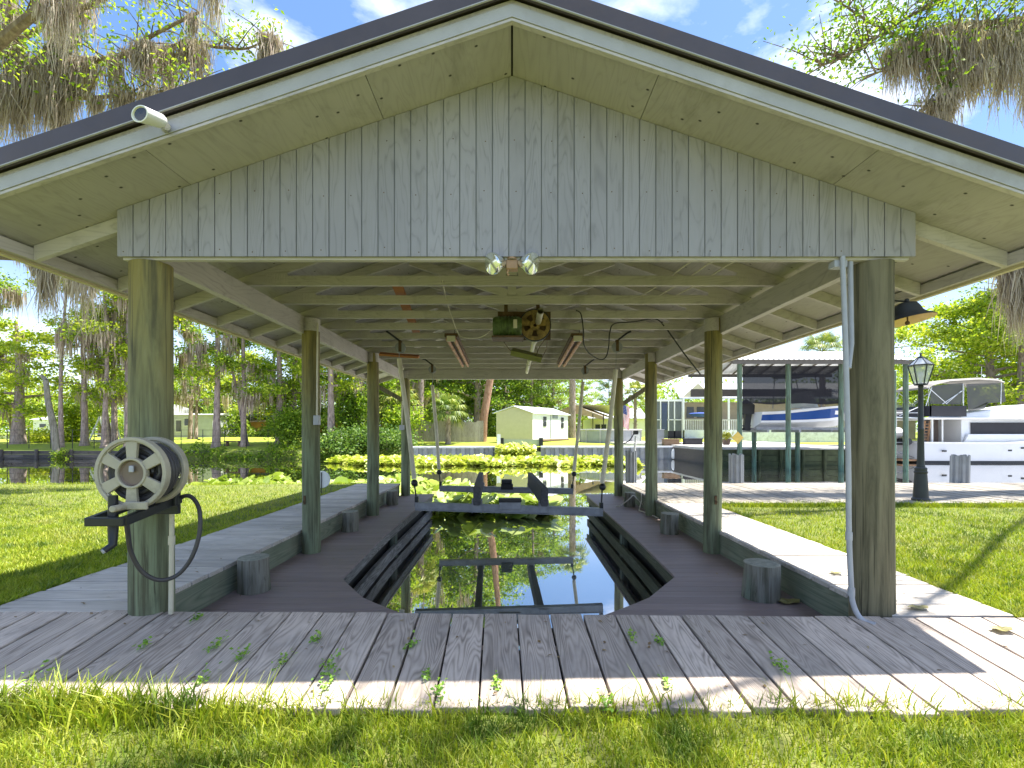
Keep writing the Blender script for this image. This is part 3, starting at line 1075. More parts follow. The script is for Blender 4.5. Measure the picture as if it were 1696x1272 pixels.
def annulus(mb, c, r0, r1, y0, y1, n=32, a0=0, a1=2 * math.pi):
    vs, fs = [], []
    for k in range(n + 1):
        t = a0 + (a1 - a0) * k / n
        for r in (r0, r1):
            for yy in (y0, y1):
                vs.append((c[0] + r * math.cos(t), c[1] + yy, c[2] + r * math.sin(t)))
    for k in range(n):
        b0, b1 = 4 * k, 4 * (k + 1)
        for i, j in ((0, 1), (1, 3), (3, 2), (2, 0)):
            fs.append((b0 + i, b0 + j, b1 + j, b1 + i))
    return mb.add(vs, fs)


annulus(gw, gc, .125, .165, -.02, .02)
annulus(gw, gc, .02, .055, -.022, .022)
for k in range(5):
    t0 = 2 * math.pi * k / 5 + .3
    annulus(gw, gc, .05, .13, -.016, .016, 4, t0 - .33, t0 + .33)
gwo = build(gw, 'gear_wheel', M['gear'], mo)
belt = MB()
annulus(belt, gc, .166, .178, -.018, .018)
build(belt, 'belt', M['black'], gwo)
sa, sb = P(893, 517, 4.75), P(873, 617, 9.9)
sb.z = sa.z - .02
sb.x = .30
sh = MB().tube([(.285, 4.75, 2.335), (.288, 5.25, 2.335)], .033, 14, caps=False).tube([(.285, 4.75, 2.335), (.288, 5.25, 2.335)], .027, 14, caps=False)
build(sh, 'drive_shaft', M['pvc'], mo, smooth=True)
sh = MB().tube([(.29, 5.33, 2.335), (.30, 9.7, 2.325)], .03, 12)
for yy in (6.2, 7.9, 8.4, 9.2):
    sh.tube([(.295, yy, 2.33), (.295, yy + .12, 2.33)], .042, 12)
build(sh, 'drive_shaft', M['pvc'], mo, smooth=True)
ga = P(847, 582, 6.3)
gb = P(897, 594, 6.3)
build(MB().bar(ga, gb, .30, .07, (0, -.3, 1)), 'belt_guard', plain('olive_guard', (.16, .17, .035), .6, var=.3, scale=5), mo, bevel=.006)
build(MB().tube([P(832, 562, 5.3), P(838, 572, 5.8), ga], .005, 6).tube([P(907, 562, 5.3), P(905, 578, 5.9), gb], .005, 6).tube([P(902, 563, 5.3), P(892, 577, 5.9), P(888, 590, 6.3)], .005, 6), 'guard_wire', M['rust'], mo)

# rusted tube light fixtures
for i, (pa, pb, lb) in enumerate(((P(747, 562, 6.1), P(770.5, 605, 8.6), 'rusty twin tube light fixture hanging left of the motor'),
                                  (P(957, 562, 6.1), P(930, 605, 8.6), 'rusty twin tube light fixture hanging right of the motor'))):
    t = thing('tube_light', lb, 'light fixture', pa, 'rusty tube lights under the trusses')
    pb.z = pa.z
    hs_ = Vector((0, 0, .055))
    build(MB().bar(pa + hs_, pb + hs_, .17, .05), 'housing', M['rust'], t, bevel=.006)
    for s in (-.045, .045):
        o_ = Vector((s, 0, 0))
        build(MB().tube([pa + o_, pb + o_], .022, 10), 'tube', M['rustlamp'], t, smooth=True)
    build(MB().bar(pa + Vector((0, -.012, .01)), pa + Vector((0, .02, .01)), .11, .07), 'end_cap', M['pvc'], t, bevel=.005)
    hk = MB()
    for f in (.05, .95):
        q = pa.lerp(pb, f)
        hk.tube([q + Vector((0, 0, .07)), q + Vector((.04, 0, .12)), (q.x + .02, q.y, 2.50)], .004, 6)
    build(hk, 'hanger', M['blackmetal'], t)

# orange planks
q = MB().bar(P(629, 586, 7.3), P(694, 591, 7.3), .09, .03, (0, -.5, 1))
tag(build(q, 'plank', M['orange'], loc=P(660, 588, 7.3)), 'short orange plank wedged across the front left lift pole', 'plank', 'loose orange planks')
q = MB().bar((-1.10, 4.45, 2.575), (-1.42, 7.2, 2.575), .10, .03)
tag(build(q, 'plank', M['orange'], loc=(-1.2, 5.5, 2.55)), 'long orange plank lying lengthwise on top of the truss chords', 'plank', 'loose orange planks')

# floodlight
fl_ = thing('floodlight', 'twin bulb floodlight on a brass box under the gable', 'floodlight', (0, 3.0, 2.2))
build(MB().box(-.037, .037, 2.985, 3.05, 2.155, 2.215).lathe([(.03, 0), (.03, .02), (.001, .021)], (0, 3.0, 2.215), n=12), 'junction_box', M['brass'], fl_, bevel=.006)
for sg in (-1, 1):
    cen = Vector((sg * .09, 2.97, 2.185))
    st = MB().lathe([(.001, -.055), (.025, -.05), (.04, -.02), (.063, .02), (.068, .04), (.064, .052), (.03, .058), (.001, .06)], (0, 0, 0), 'Z', 24)
    dirv = Vector((sg * .75, -.55, -.25)).normalized()
    st.xf(Matrix.Translation(cen) @ dirv.to_track_quat('Z', 'Y').to_matrix().to_4x4())
    build(st, 'bulb', M['bulb'], fl_, smooth=True)
build(MB().tube([(-.02, 3.0, 2.16), (-.03, 2.99, 2.13), (-.02, 2.99, 2.115)], .006, 6), 'pull_chain', M['brass'], fl_)

# security camera on the left rake
sc_ = thing('security_camera', 'white security camera mounted on the left roof edge', 'camera', P(275, 215, Y0))
cA = P(239, 191, Y0 - .19)
cB = P(267, 201, Y0 - .115)
dv = (cA - cB).normalized()
bd = MB().lathe([(.001, -.06), (.026, -.058), (.034, -.04), (.036, .055), (.038, .075), (.033, .076), (.031, .066), (.001, .066)], (0, 0, 0), 'Z', 24)
for i, v_ in enumerate(bd.v):
    bd.v[i] = (v_[0] * .95, v_[1] * 1.6 * (1 if v_[2] > -.03 else .8), v_[2] * .85)
Mx = Matrix.Translation((cA + cB) / 2) @ dv.to_track_quat('Z', 'X').to_matrix().to_4x4()
bd.xf(Mx)
build(bd, 'body', M['white'], sc_, smooth=True)
ln = MB().lathe([(.029, .067), (.028, .070), (.001, .0705)], (0, 0, 0), 'Z', 20)
for i, v_ in enumerate(ln.v):
    ln.v[i] = (v_[0] * .95, v_[1] * 1.6, v_[2] * .85)
build(ln.xf(Mx), 'lens', M['camblack'], sc_)
build(MB().tube([cB + Vector((.01, .02, -.01)), P(272, 209, Y0 - .05), P(275, 212, Y0 + .002)], [.02, .018, .026], 12), 'mount', M['white_trim'], sc_, smooth=True)

# ------------------------------------------------------------------ hose reel, hose, pipes
X0, Z0_ = -2.025, .916
hr = thing('hose_reel', 'tan six spoke hose reel bolted to the front left post', 'hose reel', (-2.05, 2.7, .7))


def flange(y, x, z, r):
    mb = MB()
    annulus(mb, (x, y, z), r * .90, r, -.02, .02, 48)
    annulus(mb, (x, y, z), r * .86, r * .905, -.012, .008, 48)
    annulus(mb, (x, y, z), r * .36, r * .43, -.018, .012, 32)
    for k in range(6):
        t = math.pi / 2 + k * math.pi / 3
        c_, s__ = math.cos(t), math.sin(t)
        w0, w1 = r * .13, r * .17
        pl = [(r * .40, -w0), (r * .89, -w1), (r * .89, w1), (r * .40, w0)]
        mb.prism(pl, lambda p: (x + p[0] * c_ - p[1] * s__, y - .012, z + p[0] * s__ + p[1] * c_),
                 lambda p: (x + p[0] * c_ - p[1] * s__, y + .008, z + p[0] * s__ + p[1] * c_))
    return mb


build(flange(2.55, X0, Z0_, .192), 'flange', M['reel'], hr, bevel=.003)
build(flange(2.73, X0 - .022, Z0_ + .002, .189), 'flange', M['reel'], hr, bevel=.003)
build(MB().lathe([(.001, .004), (.06, .002), (.066, -.006), (.07, 0.0)], (X0, 2.55, Z0_), 'Y', 28).lathe([(.045, .02), (.045, .17)], (X0, 2.55, Z0_), 'Y', 24), 'hub', M['reelhub'], hr, smooth=True)
build(MB().box(X0 - .012, X0 + .012, 2.535, 2.548, Z0_ + .005, Z0_ + .04), 'hub_latch', M['pvcgrey'], hr, bevel=.004)
build(MB().box(X0 - .02, X0 + .10, 2.515, 2.53, Z0_ - .19, Z0_ - .15).xf(Matrix.Identity(4)).tube([(X0 - .02, 2.44, Z0_ - .175), (X0 - .02, 2.53, Z0_ - .175)], .017, 14), 'crank', M['reel'], hr, bevel=.004)
fr_ = MB()
zb = .672
fr_.bar((-2.20, 2.47, zb), (-2.0, 2.47, zb), .035, .045)
fr_.bar((-2.19, 2.47, zb), (-2.30, 2.95, zb + .03), .03, .045)
fr_.bar((-2.01, 2.47, zb), (-2.05, 2.95, zb + .05), .03, .05)
fr_.bar((-2.30, 2.93, zb + .04), (-2.04, 2.93, zb + .04), .03, .16)
fr_.bar((-2.03, 2.86, zb + .02), (-2.03, 2.86, Z0_ + .0), .03, .05, (1, 0, 0))
fr_.bar((-2.06, 2.70, zb + .03), (-2.03, 2.70, Z0_ - .13), .03, .05, (1, 0, 0))
build(fr_, 'bracket', M['blackmetal'], hr, bevel=.005)
build(MB().tube([(-2.105, 2.52, .80), (-2.105, 2.52, .62), (-2.09, 2.50, .545), (-2.11, 2.47, .52)], [.022, .024, .02, .016], 12), 'swivel_arm', M['blackmetal'], hr, smooth=True)
build(MB().tube([(-2.108, 2.472, .522), (-2.113, 2.462, .517)], [.012, .012], 12), 'nozzle', M['pvcgrey'], hr)
ho = MB()
pts = []
turns = 5
for lay, rr2 in enumerate((.092, .112, .131, .149)):
    for k in range(turns * 20):
        t = 2 * math.pi * k / 20
        yy = 2.585 + (.115 * k / (turns * 20) if lay % 2 == 0 else .115 * (1 - k / (turns * 20)))
        pts.append((X0 - .008 + rr2 * math.cos(t), yy, Z0_ + rr2 * math.sin(t)))
hpar = thing('garden_hose', 'dark garden hose coiled on the reel with a loop down to the tap', 'hose', (X0, 2.7, Z0_))
build(MB().tube(pts, .0125, 8), 'coil', M['hose'], hpar, smooth=True)
lp = [P(210, 868, 2.62), P(212, 885, 2.66), P(217, 915, 2.7), P(232, 943, 2.74), P(253, 958, 2.78), P(275, 960, 2.82), P(298, 949, 2.86), P(318, 922, 2.88), P(330, 885, 2.9), P(331, 850, 2.92), P(325, 832, 2.94), P(315, 822, 2.95), P(304, 822, 2.95), P(296, 828, 2.96)]


def smooth_path(pts, n=6):
    out = []
    for i in range(len(pts) - 1):
        p0, p1, p2, p3 = pts[max(i - 1, 0)], pts[i], pts[i + 1], pts[min(i + 2, len(pts) - 1)]
        for k in range(n):
            t = k / n
            out.append(.5 * ((2 * p1) + (p2 - p0) * t + (2 * p0 - 5 * p1 + 4 * p2 - p3) * t * t + (3 * p1 - p0 - 3 * p2 + p3) * t ** 3))
    out.append(pts[-1])
    return out


build(MB().tube(smooth_path([Vector(p) for p in lp]), .0125, 10), 'hanging_loop', M['hose'], hpar, smooth=True)
pp = thing('water_pipe', 'cream water pipe with a tap beside the hose reel post', 'pipe', P(283, 1012, 3.0))
a, c = P(283, 1013, 2.98), P(285, 832, 2.98)
a.z = .0
build(MB().tube([a, c], .014, 12).tube([a.lerp(c, .62), a.lerp(c, .70)], .019, 12), 'riser', M['pvc'], pp, smooth=True)
build(MB().tube([c, c + Vector((.0, -.01, .015)), c + Vector((.03, -.03, .02))], .016, 10).tube([c + Vector((.0, -.01, .015)), c + Vector((.0, -.01, .045))], .007, 8).box(c.x - .02, c.x + .02, c.y - .02, c.y, c.z + .042, c.z + .05), 'tap', M['brass'], pp, smooth=True)

# conduit on right post
cd = thing('conduit', 'grey electrical conduit running down the front right post', 'conduit', (2.12, 2.98, 0))
pts = [P(1395.5, 425, 2.98), P(1400, 560, 2.96), P(1405, 760, 2.95), P(1406, 880, 2.95), P(1410, 975, 2.94)]
end = [P(1413, 1000, 2.93), P(1422, 1020, 2.91), P(1434, 1030, 2.88), P(1450, 1039, 2.84)]
end[-1].z = -.012
build(MB().tube(smooth_path(pts + end, 4), .0155, 12), 'lower_conduit', M['pvcgrey'], cd, smooth=True)
cp = MB()
for q in (P(1406, 888, 2.95), P(1410, 980, 2.94)):
    cp.tube([q + Vector((0, 0, .025)), q - Vector((0, 0, .025))], .0195, 12)
build(cp, 'coupling', M['pvcgrey'], cd, smooth=True)
build(MB().tube([P(1408, 427, 3.02), P(1410, 570, 3.01), P(1405, 610, 2.97)], .016, 10).box(2.02, 2.10, 2.99, 3.05, 2.17, 2.21), 'upper_conduit', M['pvcgrey'], cd, smooth=True)

# switch boxes on left posts
for lb, px, d, y0, y1 in (('grey switch box on a conduit beside the second left post', 526, 5.45, 535, 688), ('grey switch box high on the rear left post', 666.5, 10.25, 664, 704)):
    q0, q1 = P(px, y0, d), P(px - 1, y1, d)
    t = thing('switch_box', lb, 'switch box', q1, 'switch boxes on the left posts')
    build(MB().tube([q0, q1], .011 if d < 7 else .012, 8), 'pipe', M['pvc'], t, smooth=True)
    s = .033 if d < 7 else .05
    build(MB().box(q1.x - s, q1.x + s, q1.y - .03, q1.y + .03, q1.z - .11, q1.z), 'box', M['pvcgrey'], t, bevel=.006)
# bolts on second posts
for lb, px, py, d in (('rusted eye bolt plate low on the second left post', 505, 828, 5.43), ('rusted eye bolt plate low on the second right post', 1185, 828, 5.43)):
    q = P(px, py, d)
    t = thing('eye_bolt', lb, 'bolt', q, 'eye bolt plates on posts')
    build(MB().box(q.x - .013, q.x + .013, q.y - .016, q.y + .01, q.z - .05, q.z + .05), 'plate', M['rust'], t, bevel=.003)
    annl = MB()
    annulus(annl, (q.x, q.y - .022, q.z - .02), .008, .014, -.004, .004, 16)
    build(annl, 'ring', M['rust'], t)

# cables along the ceiling
cb = MB()
cb.tube(smooth_path([P(954, 514, 5.4), P(962, 520, 5.42), P(966, 545, 5.45), P(967, 570, 5.6), P(976, 585, 5.8), P(992, 595, 6.0), P(1003, 592, 6.0), P(1008, 575, 6.0), P(1010, 550, 6.0), P(1018, 536, 6.0), P(1050, 533, 6.0), P(1085, 528, 6.0), P(1100, 540, 6.0)]), .008, 8)
tag(build(cb, 'cable', M['black'], loc=P(967, 560, 5.5), smooth=True), 'black cable looped under the trusses beside the right fixture', 'cable', 'cables under the roof')
cb = MB().tube(smooth_path([P(1096, 533, 6.2), P(1112, 556, 6.3), P(1135, 588, 6.4), P(1160, 620, 6.5)]), .010, 8)
tag(build(cb, 'cable', M['black'], loc=P(1112, 556, 6.3), smooth=True), 'taut black cable slanting down behind the second right post', 'cable', 'cables under the roof')
cb = MB().tube(smooth_path([P(733, 465, 4.25), P(738, 490, 4.8), P(745, 515, 5.3), P(757, 548, 5.7), P(765, 558, 5.8), P(790, 560, 5.6), P(810, 550, 5.4), P(826, 528, 5.25)]), .005, 6)
tag(build(cb, 'cable', M['rope'], loc=P(745, 515, 5.3), smooth=True), 'thin pale cord strung from the second truss to the motor', 'cord')
cb = MB()
for k in range(3):
    x1 = 1.75 + .18 * k
    cb.tube(smooth_path([Vector((x1, 3.2, 2.50 + .03 * k)), Vector((x1 - .08, 3.6, 2.56)), Vector((x1 - .25, 4.0, 2.56)), Vector((x1 - .3, 4.6, 2.57)), Vector((x1 - .45, 5.4, 2.57))]), .007, 6)
tag(build(cb, 'cable_bundle', M['rope'], loc=(1.8, 4, 2.5), smooth=True), 'bundle of pale cables lying over the right truss ends', 'cable')

# bell
bc = P(1503, 530, 3.12)
bl = thing('bell', 'dark iron bell hanging from a bracket beyond the front right post', 'bell', bc)
prof = [(.146, -.0), (.135, .012), (.105, .028), (.085, .05), (.074, .085), (.062, .108), (.035, .120), (.001, .122)]
mb = MB().lathe(prof, (0, 0, 0), 'Z', 32)
Mb_ = Matrix.Translation(bc + Vector((.008, 0, -.005))) @ Matrix.Rotation(R(-7), 4, 'Y') @ Matrix.Rotation(R(-7), 4, 'X')
build(mb.xf(Mb_), 'bell_body', M['bellbronze'], bl, smooth=True)
build(MB().lathe([(.144, -.001), (.10, .020), (.07, .06), (.03, .1), (.001, .11)], (0, 0, 0), 'Z', 32).xf(Mb_), 'bell_inside', M['bellrim'], bl, smooth=True)
build(MB().tube([bc + Vector((.0, 0, .06)), bc + Vector((.0, 0, -.015))], .005, 6).ball(bc + Vector((0, 0, -.02)), .014), 'clapper', M['rust'], bl)
build(MB().tube(smooth_path([Vector((2.42, 3.12, bc.z + .10)), Vector((2.48, 3.12, bc.z + .125)), Vector((bc.x - .03, 3.12, bc.z + .122)), Vector((bc.x + .0, 3.12, bc.z + .124))]), .006, 8).ball(bc + Vector((-.005, 0, .127)), .014), 'bracket', M['blackmetal'], bl, smooth=True)

# lamp post
lpz = P(1525, 832, 7.85)
lx, ly = lpz.x, 7.85
la = thing('lamp_post', 'dark iron lamp post with glass lantern on the dock edge', 'lamp post', (lx, ly, 0))
build(MB().lathe([(.001, .0), (.125, .0), (.125, .03), (.105, .05), (.085, .42), (.082, .44), (.09, .45), (.092, .475), (.082, .485), (.085, .53), (.072, .545), (.06, .55), (.052, .6)], (lx, ly, 0), n=20), 'base', M['lampblack'], la, smooth=True)
build(MB().lathe([(.052, .6), (.05, .62), (.042, 1.15), (.046, 1.16), (.046, 1.18), (.04, 1.19), (.034, 1.86), (.04, 1.87), (.03, 1.90)], (lx, ly, 0), n=16), 'pole', M['lampblack'], la, smooth=True)
zl, zu = 1.91, 2.22
mb, gl_ = MB(), MB()
hexp = lambda r, z, k: Vector((lx + r * math.cos(k * math.pi / 3 + .3), ly + r * math.sin(k * math.pi / 3 + .3), z))
for k in range(6):
    mb.tube([hexp(.085, zl, k), hexp(.165, zu, k)], .009, 6)
    mb.tube([hexp(.165, zu, k), hexp(.165, zu, k + 1)], .011, 6)
    mb.tube([hexp(.085, zl, k), hexp(.085, zl, k + 1)], .009, 6)
    mb.tube([hexp(.165, zu, k), hexp(.05, zu + .125, k)], .007, 6)
    gl_.add([hexp(.083, zl, k), hexp(.083, zl, k + 1), hexp(.162, zu, k + 1), hexp(.162, zu, k)], [(0, 1, 2, 3)])
mb.lathe([(.088, zl - .015), (.088, zl), (.001, zl + .003)], (lx, ly, 0), n=12)
build(mb, 'lantern_frame', M['lampblack'], la)
build(gl_, 'glass', M['lampglass'], la)
cap = MB()
for k in range(6):
    cap.add([hexp(.163, zu + .004, k), hexp(.163, zu + .004, k + 1), hexp(.05, zu + .12, k + 1), hexp(.05, zu + .12, k)], [(0, 1, 2, 3)])
build(cap, 'lantern_roof', plain('lantern_roof_glass', (.40, .43, .47), .25, .3), la)
build(MB().lathe([(.05, zu + .115), (.045, zu + .14), (.015, zu + .15), (.012, zu + .18), (.02, zu + .19), (.012, zu + .205), (.001, zu + .21)], (lx, ly, 0), n=14), 'finial', M['lampblack'], la, smooth=True)
build(MB().tube([(lx, ly, zl), (lx, ly, zl + .1)], .02, 10).ball((lx, ly, zl + .15), .04, sz=1.4), 'lamp_bulb', M['white'], la, smooth=True)


# corrugated pilings on the dock's far edge
def corrugated(x, y, z0, z1, r, label, tilt=0):
    t = thing('corrugated_piling', label, 'piling', (x, y, z0), 'corrugated dock pilings')
    n = 108
    vs, fs = [], []
    for z in (z0, z1):
        for k in range(n):
            a = 2 * math.pi * k / n
            rr = r * (1 + .15 * math.tanh(2.5 * math.sin(a * 9)))
            vs.append((x + rr * math.cos(a) + tilt * (z - z0), y + rr * math.sin(a), z + (.02 * math.sin(a * 5) if z == z1 else 0)))
    for k in range(n):
        k2 = (k + 1) % n
        fs.append((k, k2, n + k2, n + k))
    build(MB().add(vs, fs), 'sleeve', M['greyvinyl'], t)
    build(MB().tube([(x, y, z0), (x + tilt * (z1 - z0), y, z1 - .03)], r * .80, 16), 'core', M['stub'], t, smooth=True)


corrugated(P(1229, 800, 10.35).x, 10.62, -1.2, .62, .135, 'grey corrugated piling in front of the covered boat')
corrugated(P(1607, 800, 10.35).x, 10.62, -1.2, .60, .15, 'weathered corrugated piling in front of the trawler', .02)
corrugated(P(1050, 798, 10.5).x, 10.75, -1.2, .69, .11, 'slim corrugated piling beside the rear right boathouse post')
# a post with a light on the third piling
t = thing('dock_light', 'small black dock light on a white post behind the rear right boathouse post', 'dock light', P(1050, 745, 10.75))
build(MB().tube([P(1051, 750, 10.75), P(1053, 722, 10.75)], .025, 8), 'post', M['white'], t, smooth=True)
q = P(1053, 716, 10.75)
build(MB().box(q.x - .05, q.x + .05, q.y - .05, q.y + .05, q.z - .05, q.z + .04), 'head', M['black'], t, bevel=.01)
build(MB().tube(smooth_path([P(1050, 718, 10.75), P(1042, 730, 10.7), P(1030, 735, 10.65), P(1022, 731, 10.5)]), .012, 6), 'cord', M['black'], t)
# white round disc on a stick by the second left post
q = P(533, 794, 8.6)
t = thing('round_marker', 'white round disc on a thin rod behind the second left post', 'marker', (q.x, q.y, 0))
build(MB().lathe([(.001, -.006), (.15, -.006), (.155, 0), (.15, .006), (.001, .006)], q, 'Y', 28), 'disc', M['vinyl'], t)
build(MB().tube([(q.x, q.y - .02, -.05), (q.x, q.y - .02, q.z + .13)], .008, 6), 'rod', M['blackmetal'], t)


# ------------------------------------------------------------------ vegetation helpers
def quads(c, L, W, up=.35, rng=NR, droop=0):
    """leaf rhombs at centres c: (n,3); returns verts, faces"""
    n = len(c)
    nrm = rng.normal(size=(n, 3))
    nrm[:, 2] = np.abs(nrm[:, 2]) + up
    nrm /= np.linalg.norm(nrm, axis=1)[:, None]
    t = rng.normal(size=(n, 3))
    t -= nrm * (t * nrm).sum(1)[:, None]
    t /= np.linalg.norm(t, axis=1)[:, None]
    b = np.cross(nrm, t)
    s = rng.uniform(.65, 1.35, (n, 1))
    t, b = t * L * s / 2, b * W * s / 2
    V = np.stack([c - t, c - b * 1.0 + t * .1, c + t, c + b * 1.0 + t * .1], 1)
    V[:, 2, 2] -= droop * L
    V[:, 1, 2] += .12 * W
    V[:, 3, 2] += .12 * W
    V = V.reshape(-1, 3)
    Fc = np.arange(4 * n).reshape(n, 4)
    return V, Fc


def strands(P0, L, w, rng=NR, wob=.1):
    """hanging moss: tapering ribbons from points P0 with lengths L"""
    n = len(P0)
    a = rng.uniform(0, math.pi, n)
    d = np.stack([np.cos(a), np.sin(a), np.zeros(n)], 1)
    off = np.cumsum(rng.normal(size=(n, 4, 2)) * wob * L[:, None, None] * .25, 1)
    rows = []
    ww = np.array([.55, 1.0, .8, .06])
    for k in range(4):
        c = P0.copy()
        if k:
            c[:, :2] += off[:, k]
        c[:, 2] -= L * (k / 3) ** .9
        hw = (w * ww[k])[:, None] if hasattr(w, '__len__') else w * ww[k]
        rows.append(np.stack([c - d * hw, c + d * hw], 1))
    V = np.stack(rows, 1).reshape(n, 8, 3)
    base = (np.arange(n) * 8)[:, None, None]
    f = np.array([[0, 1, 3, 2], [2, 3, 5, 4], [4, 5, 7, 6]])[None]
    return V.reshape(-1, 3), (base + f).reshape(-1, 4)


def catmull(pts, n=5):
    return smooth_path([Vector(p) for p in pts], n)


def gen_tree(name, label, cat, seed, H, r0, base, cr, limbs, leaves, leaf, clump, moss, bark_m, leaf_m, lean=0, group=None,
             flare=1.6, limb_up=.35, moss_len=(.6, 2.0), shape='oval', extra_trunks=0, leafW=.55):
    q = random.Random(seed)
    rng = np.random.default_rng(seed)
    root = thing(name, label, cat, (0, 0, 0), group)
    tk = MB()
    ends, mosspts = [], []

    def trunk(ox, oy, H, r0, lean, az):
        pts, rad = [], []
        wx, wy = q.uniform(-1, 1), q.uniform(-1, 1)
        for i in range(10):
            t = i / 9
            pts.append(Vector((ox + lean * math.cos(az) * H * t + .018 * H * math.sin(t * 5 + wx * 3) * t, oy + lean * math.sin(az) * H * t + .018 * H * math.sin(t * 4 + wy * 3) * t, H * t - .15)))
            rad.append(r0 * (1 - .78 * t) * (flare if i == 0 else (1.12 if i == 1 else 1)))
        pts.insert(1, pts[0].lerp(pts[1], .22))
        rad.insert(1, r0 * (1 + (flare - 1) * .35))
        tk.tube(pts, rad, 10)
        return pts, rad

    tr = [trunk(0, 0, H, r0, lean, q.uniform(0, 6.28))]
    for e in range(extra_trunks):
        tr.append(trunk(q.uniform(-.5, .5), q.uniform(-.4, .4), H * q.uniform(.7, .95), r0 * .8, q.uniform(.05, .16), q.uniform(0, 6.28)))
    for i in range(limbs):
        pts, rad = tr[i % len(tr)]
        u = (i + q.random()) / limbs
        h = base + (1 - base) * u * .97
        k = h * (len(pts) - 2) + 1
        k0 = min(int(k), len(pts) - 2)
        st = pts[k0].lerp(pts[k0 + 1], k - k0)
        prof = {'oval': math.sin(math.pi * min(1, .18 + .78 * u)) ** .7, 'cone': 1 - .8 * u, 'flat': .55 + .45 * u}[shape]
        Ln = cr * prof * q.uniform(.7, 1.15)
        az = i * 2.4 + q.uniform(-.5, .5)
        lp_, lr = [st], [max(.02, rad[k0] * .42)]
        for j in range(1, 5):
            t = j / 4
            lp_.append(st + Vector((math.cos(az) * Ln * t + q.uniform(-.08, .08) * Ln, math.sin(az) * Ln * t + q.uniform(-.08, .08) * Ln, Ln * (limb_up * t - .12 * t * t) + q.uniform(-.05, .05) * Ln)))
            lr.append(lr[0] * (1 - .8 * t))
        tk.tube(lp_, lr, 6)
        for j in range(1, 5):
            ends.append((lp_[j], .6 + .4 * j / 4))
            mosspts.append(lp_[j])
            mosspts.append(lp_[j - 1].lerp(lp_[j], .5))
            if j > 1:
                for s in range(2):
                    a2 = az + q.choice((-1, 1)) * q.uniform(.5, 1.2)
                    L2 = Ln * q.uniform(.22, .42)
                    e = lp_[j] + Vector((math.cos(a2) * L2, math.sin(a2) * L2, L2 * q.uniform(-.1, .5)))
                    tk.tube([lp_[j], lp_[j].lerp(e, .5) + Vector((0, 0, .05 * L2)), e], [lr[j] * .6, lr[j] * .4, .012], 5)
                    ends.append((e, 1))
                    mosspts.append(e)
    ends.append((tr[0][0][-1], .8))
    build(tk, 'trunk', bark_m, root, smooth=True)
    if leaves:
        E = np.array([list(e[0]) for e in ends])
        wgt = np.array([e[1] for e in ends]) * rng.uniform(.3, 1.6, len(ends))
        idx = rng.choice(len(E), leaves, p=wgt / wgt.sum())
        rr = np.abs(rng.normal(size=(leaves, 1))) ** .8 * clump
        dr = rng.normal(size=(leaves, 3))
        dr /= np.linalg.norm(dr, axis=1)[:, None]
        c = E[idx] + dr * rr * np.array([1, 1, .62])
        V, Fc = quads(c, leaf, leaf * leafW, rng=rng)
        nbuild(V, Fc, 'crown', leaf_m, root)
    if moss:
        mp_ = np.array([list(p) for p in mosspts])
        ncl = max(6, moss // 45)
        cl_ = mp_[rng.choice(len(mp_), ncl)]
        ci = rng.integers(0, ncl, moss)
        cs = rng.uniform(.15, .42, ncl)[ci][:, None]
        off = rng.normal(size=(moss, 3)) * cs * np.array([1, 1, .5])
        Lc = rng.uniform(*moss_len, ncl)[ci]
        rad = np.linalg.norm(off[:, :2], axis=1) / cs[:, 0]
        Ls = Lc * rng.uniform(.35, 1.0, moss) * np.clip(1.25 - .38 * rad, .25, 1.2)
        V, Fc = strands(cl_[ci] + off, Ls, rng.uniform(.02, .055, moss), rng)
        nbuild(V, Fc, 'spanish_moss', M['moss'], root)['kind'] = 'stuff'
    return root


def place(o, x, y, z, rz=0, s=1.0, label=None):
    o.location = (x, y, z)
    o.rotation_euler = (0, 0, rz)
    o.scale = (s, s, s)
    if label:
        o['label'] = label
    return o


# ------------------------------------------------------------------ grass
def grass_blades(n, fx_, hmin, hmax, w, name, extra=None, keep=None):
    x, y = fx_(n)
    if keep is not None:
        k = keep(x, y)
        x, y = x[k], y[k]
    n = len(x)
    z = np.array([lawn_z(a, c) for a, c in zip(x, y)])
    h = NR.uniform(hmin, hmax, n) * NR.uniform(.6, 1.2, n)
    a = NR.uniform(0, 2 * math.pi, n)
    lean = NR.uniform(.15, .9, n) * h
    la_ = NR.uniform(0, 2 * math.pi, n)
    dx, dy = np.cos(a) * w, np.sin(a) * w
    lx_, ly_ = np.cos(la_) * lean, np.sin(la_) * lean
    rows = []
    for t, ww in ((0, 1), (.55, .8), (1, .08)):
        cx, cy, cz = x + lx_ * t * t, y + ly_ * t * t, z + h * t * (1 - .25 * t * lean / (h + 1e-4)) - .004
        rows.append(np.stack([np.stack([cx - dx * ww, cy - dy * ww, cz], 1), np.stack([cx + dx * ww, cy + dy * ww, cz], 1)], 1))
    V = np.stack(rows, 1).reshape(n * 6, 3)
    base = (np.arange(n) * 6)[:, None, None]
    f = np.array([[0, 1, 3, 2], [2, 3, 5, 4]])[None]
    return V, (base + f).reshape(-1, 4)


Vs, Fs, o_ = [], [], 0


def addg(VF):
    global o_
    Vs.append(VF[0])
    Fs.append(VF[1] + o_)
    o_ += len(VF[0])


# near strip in front of the apron: patchy, some long tufts over the board ends
def patch(x, y):
    v = np.sin(x * 3.1 + 1) * np.cos(y * 2.3 + x) + .6 * np.sin(x * 7.3 + y * 5)
    return NR.uniform(-1.3, 1.3, len(x)) < v + .75


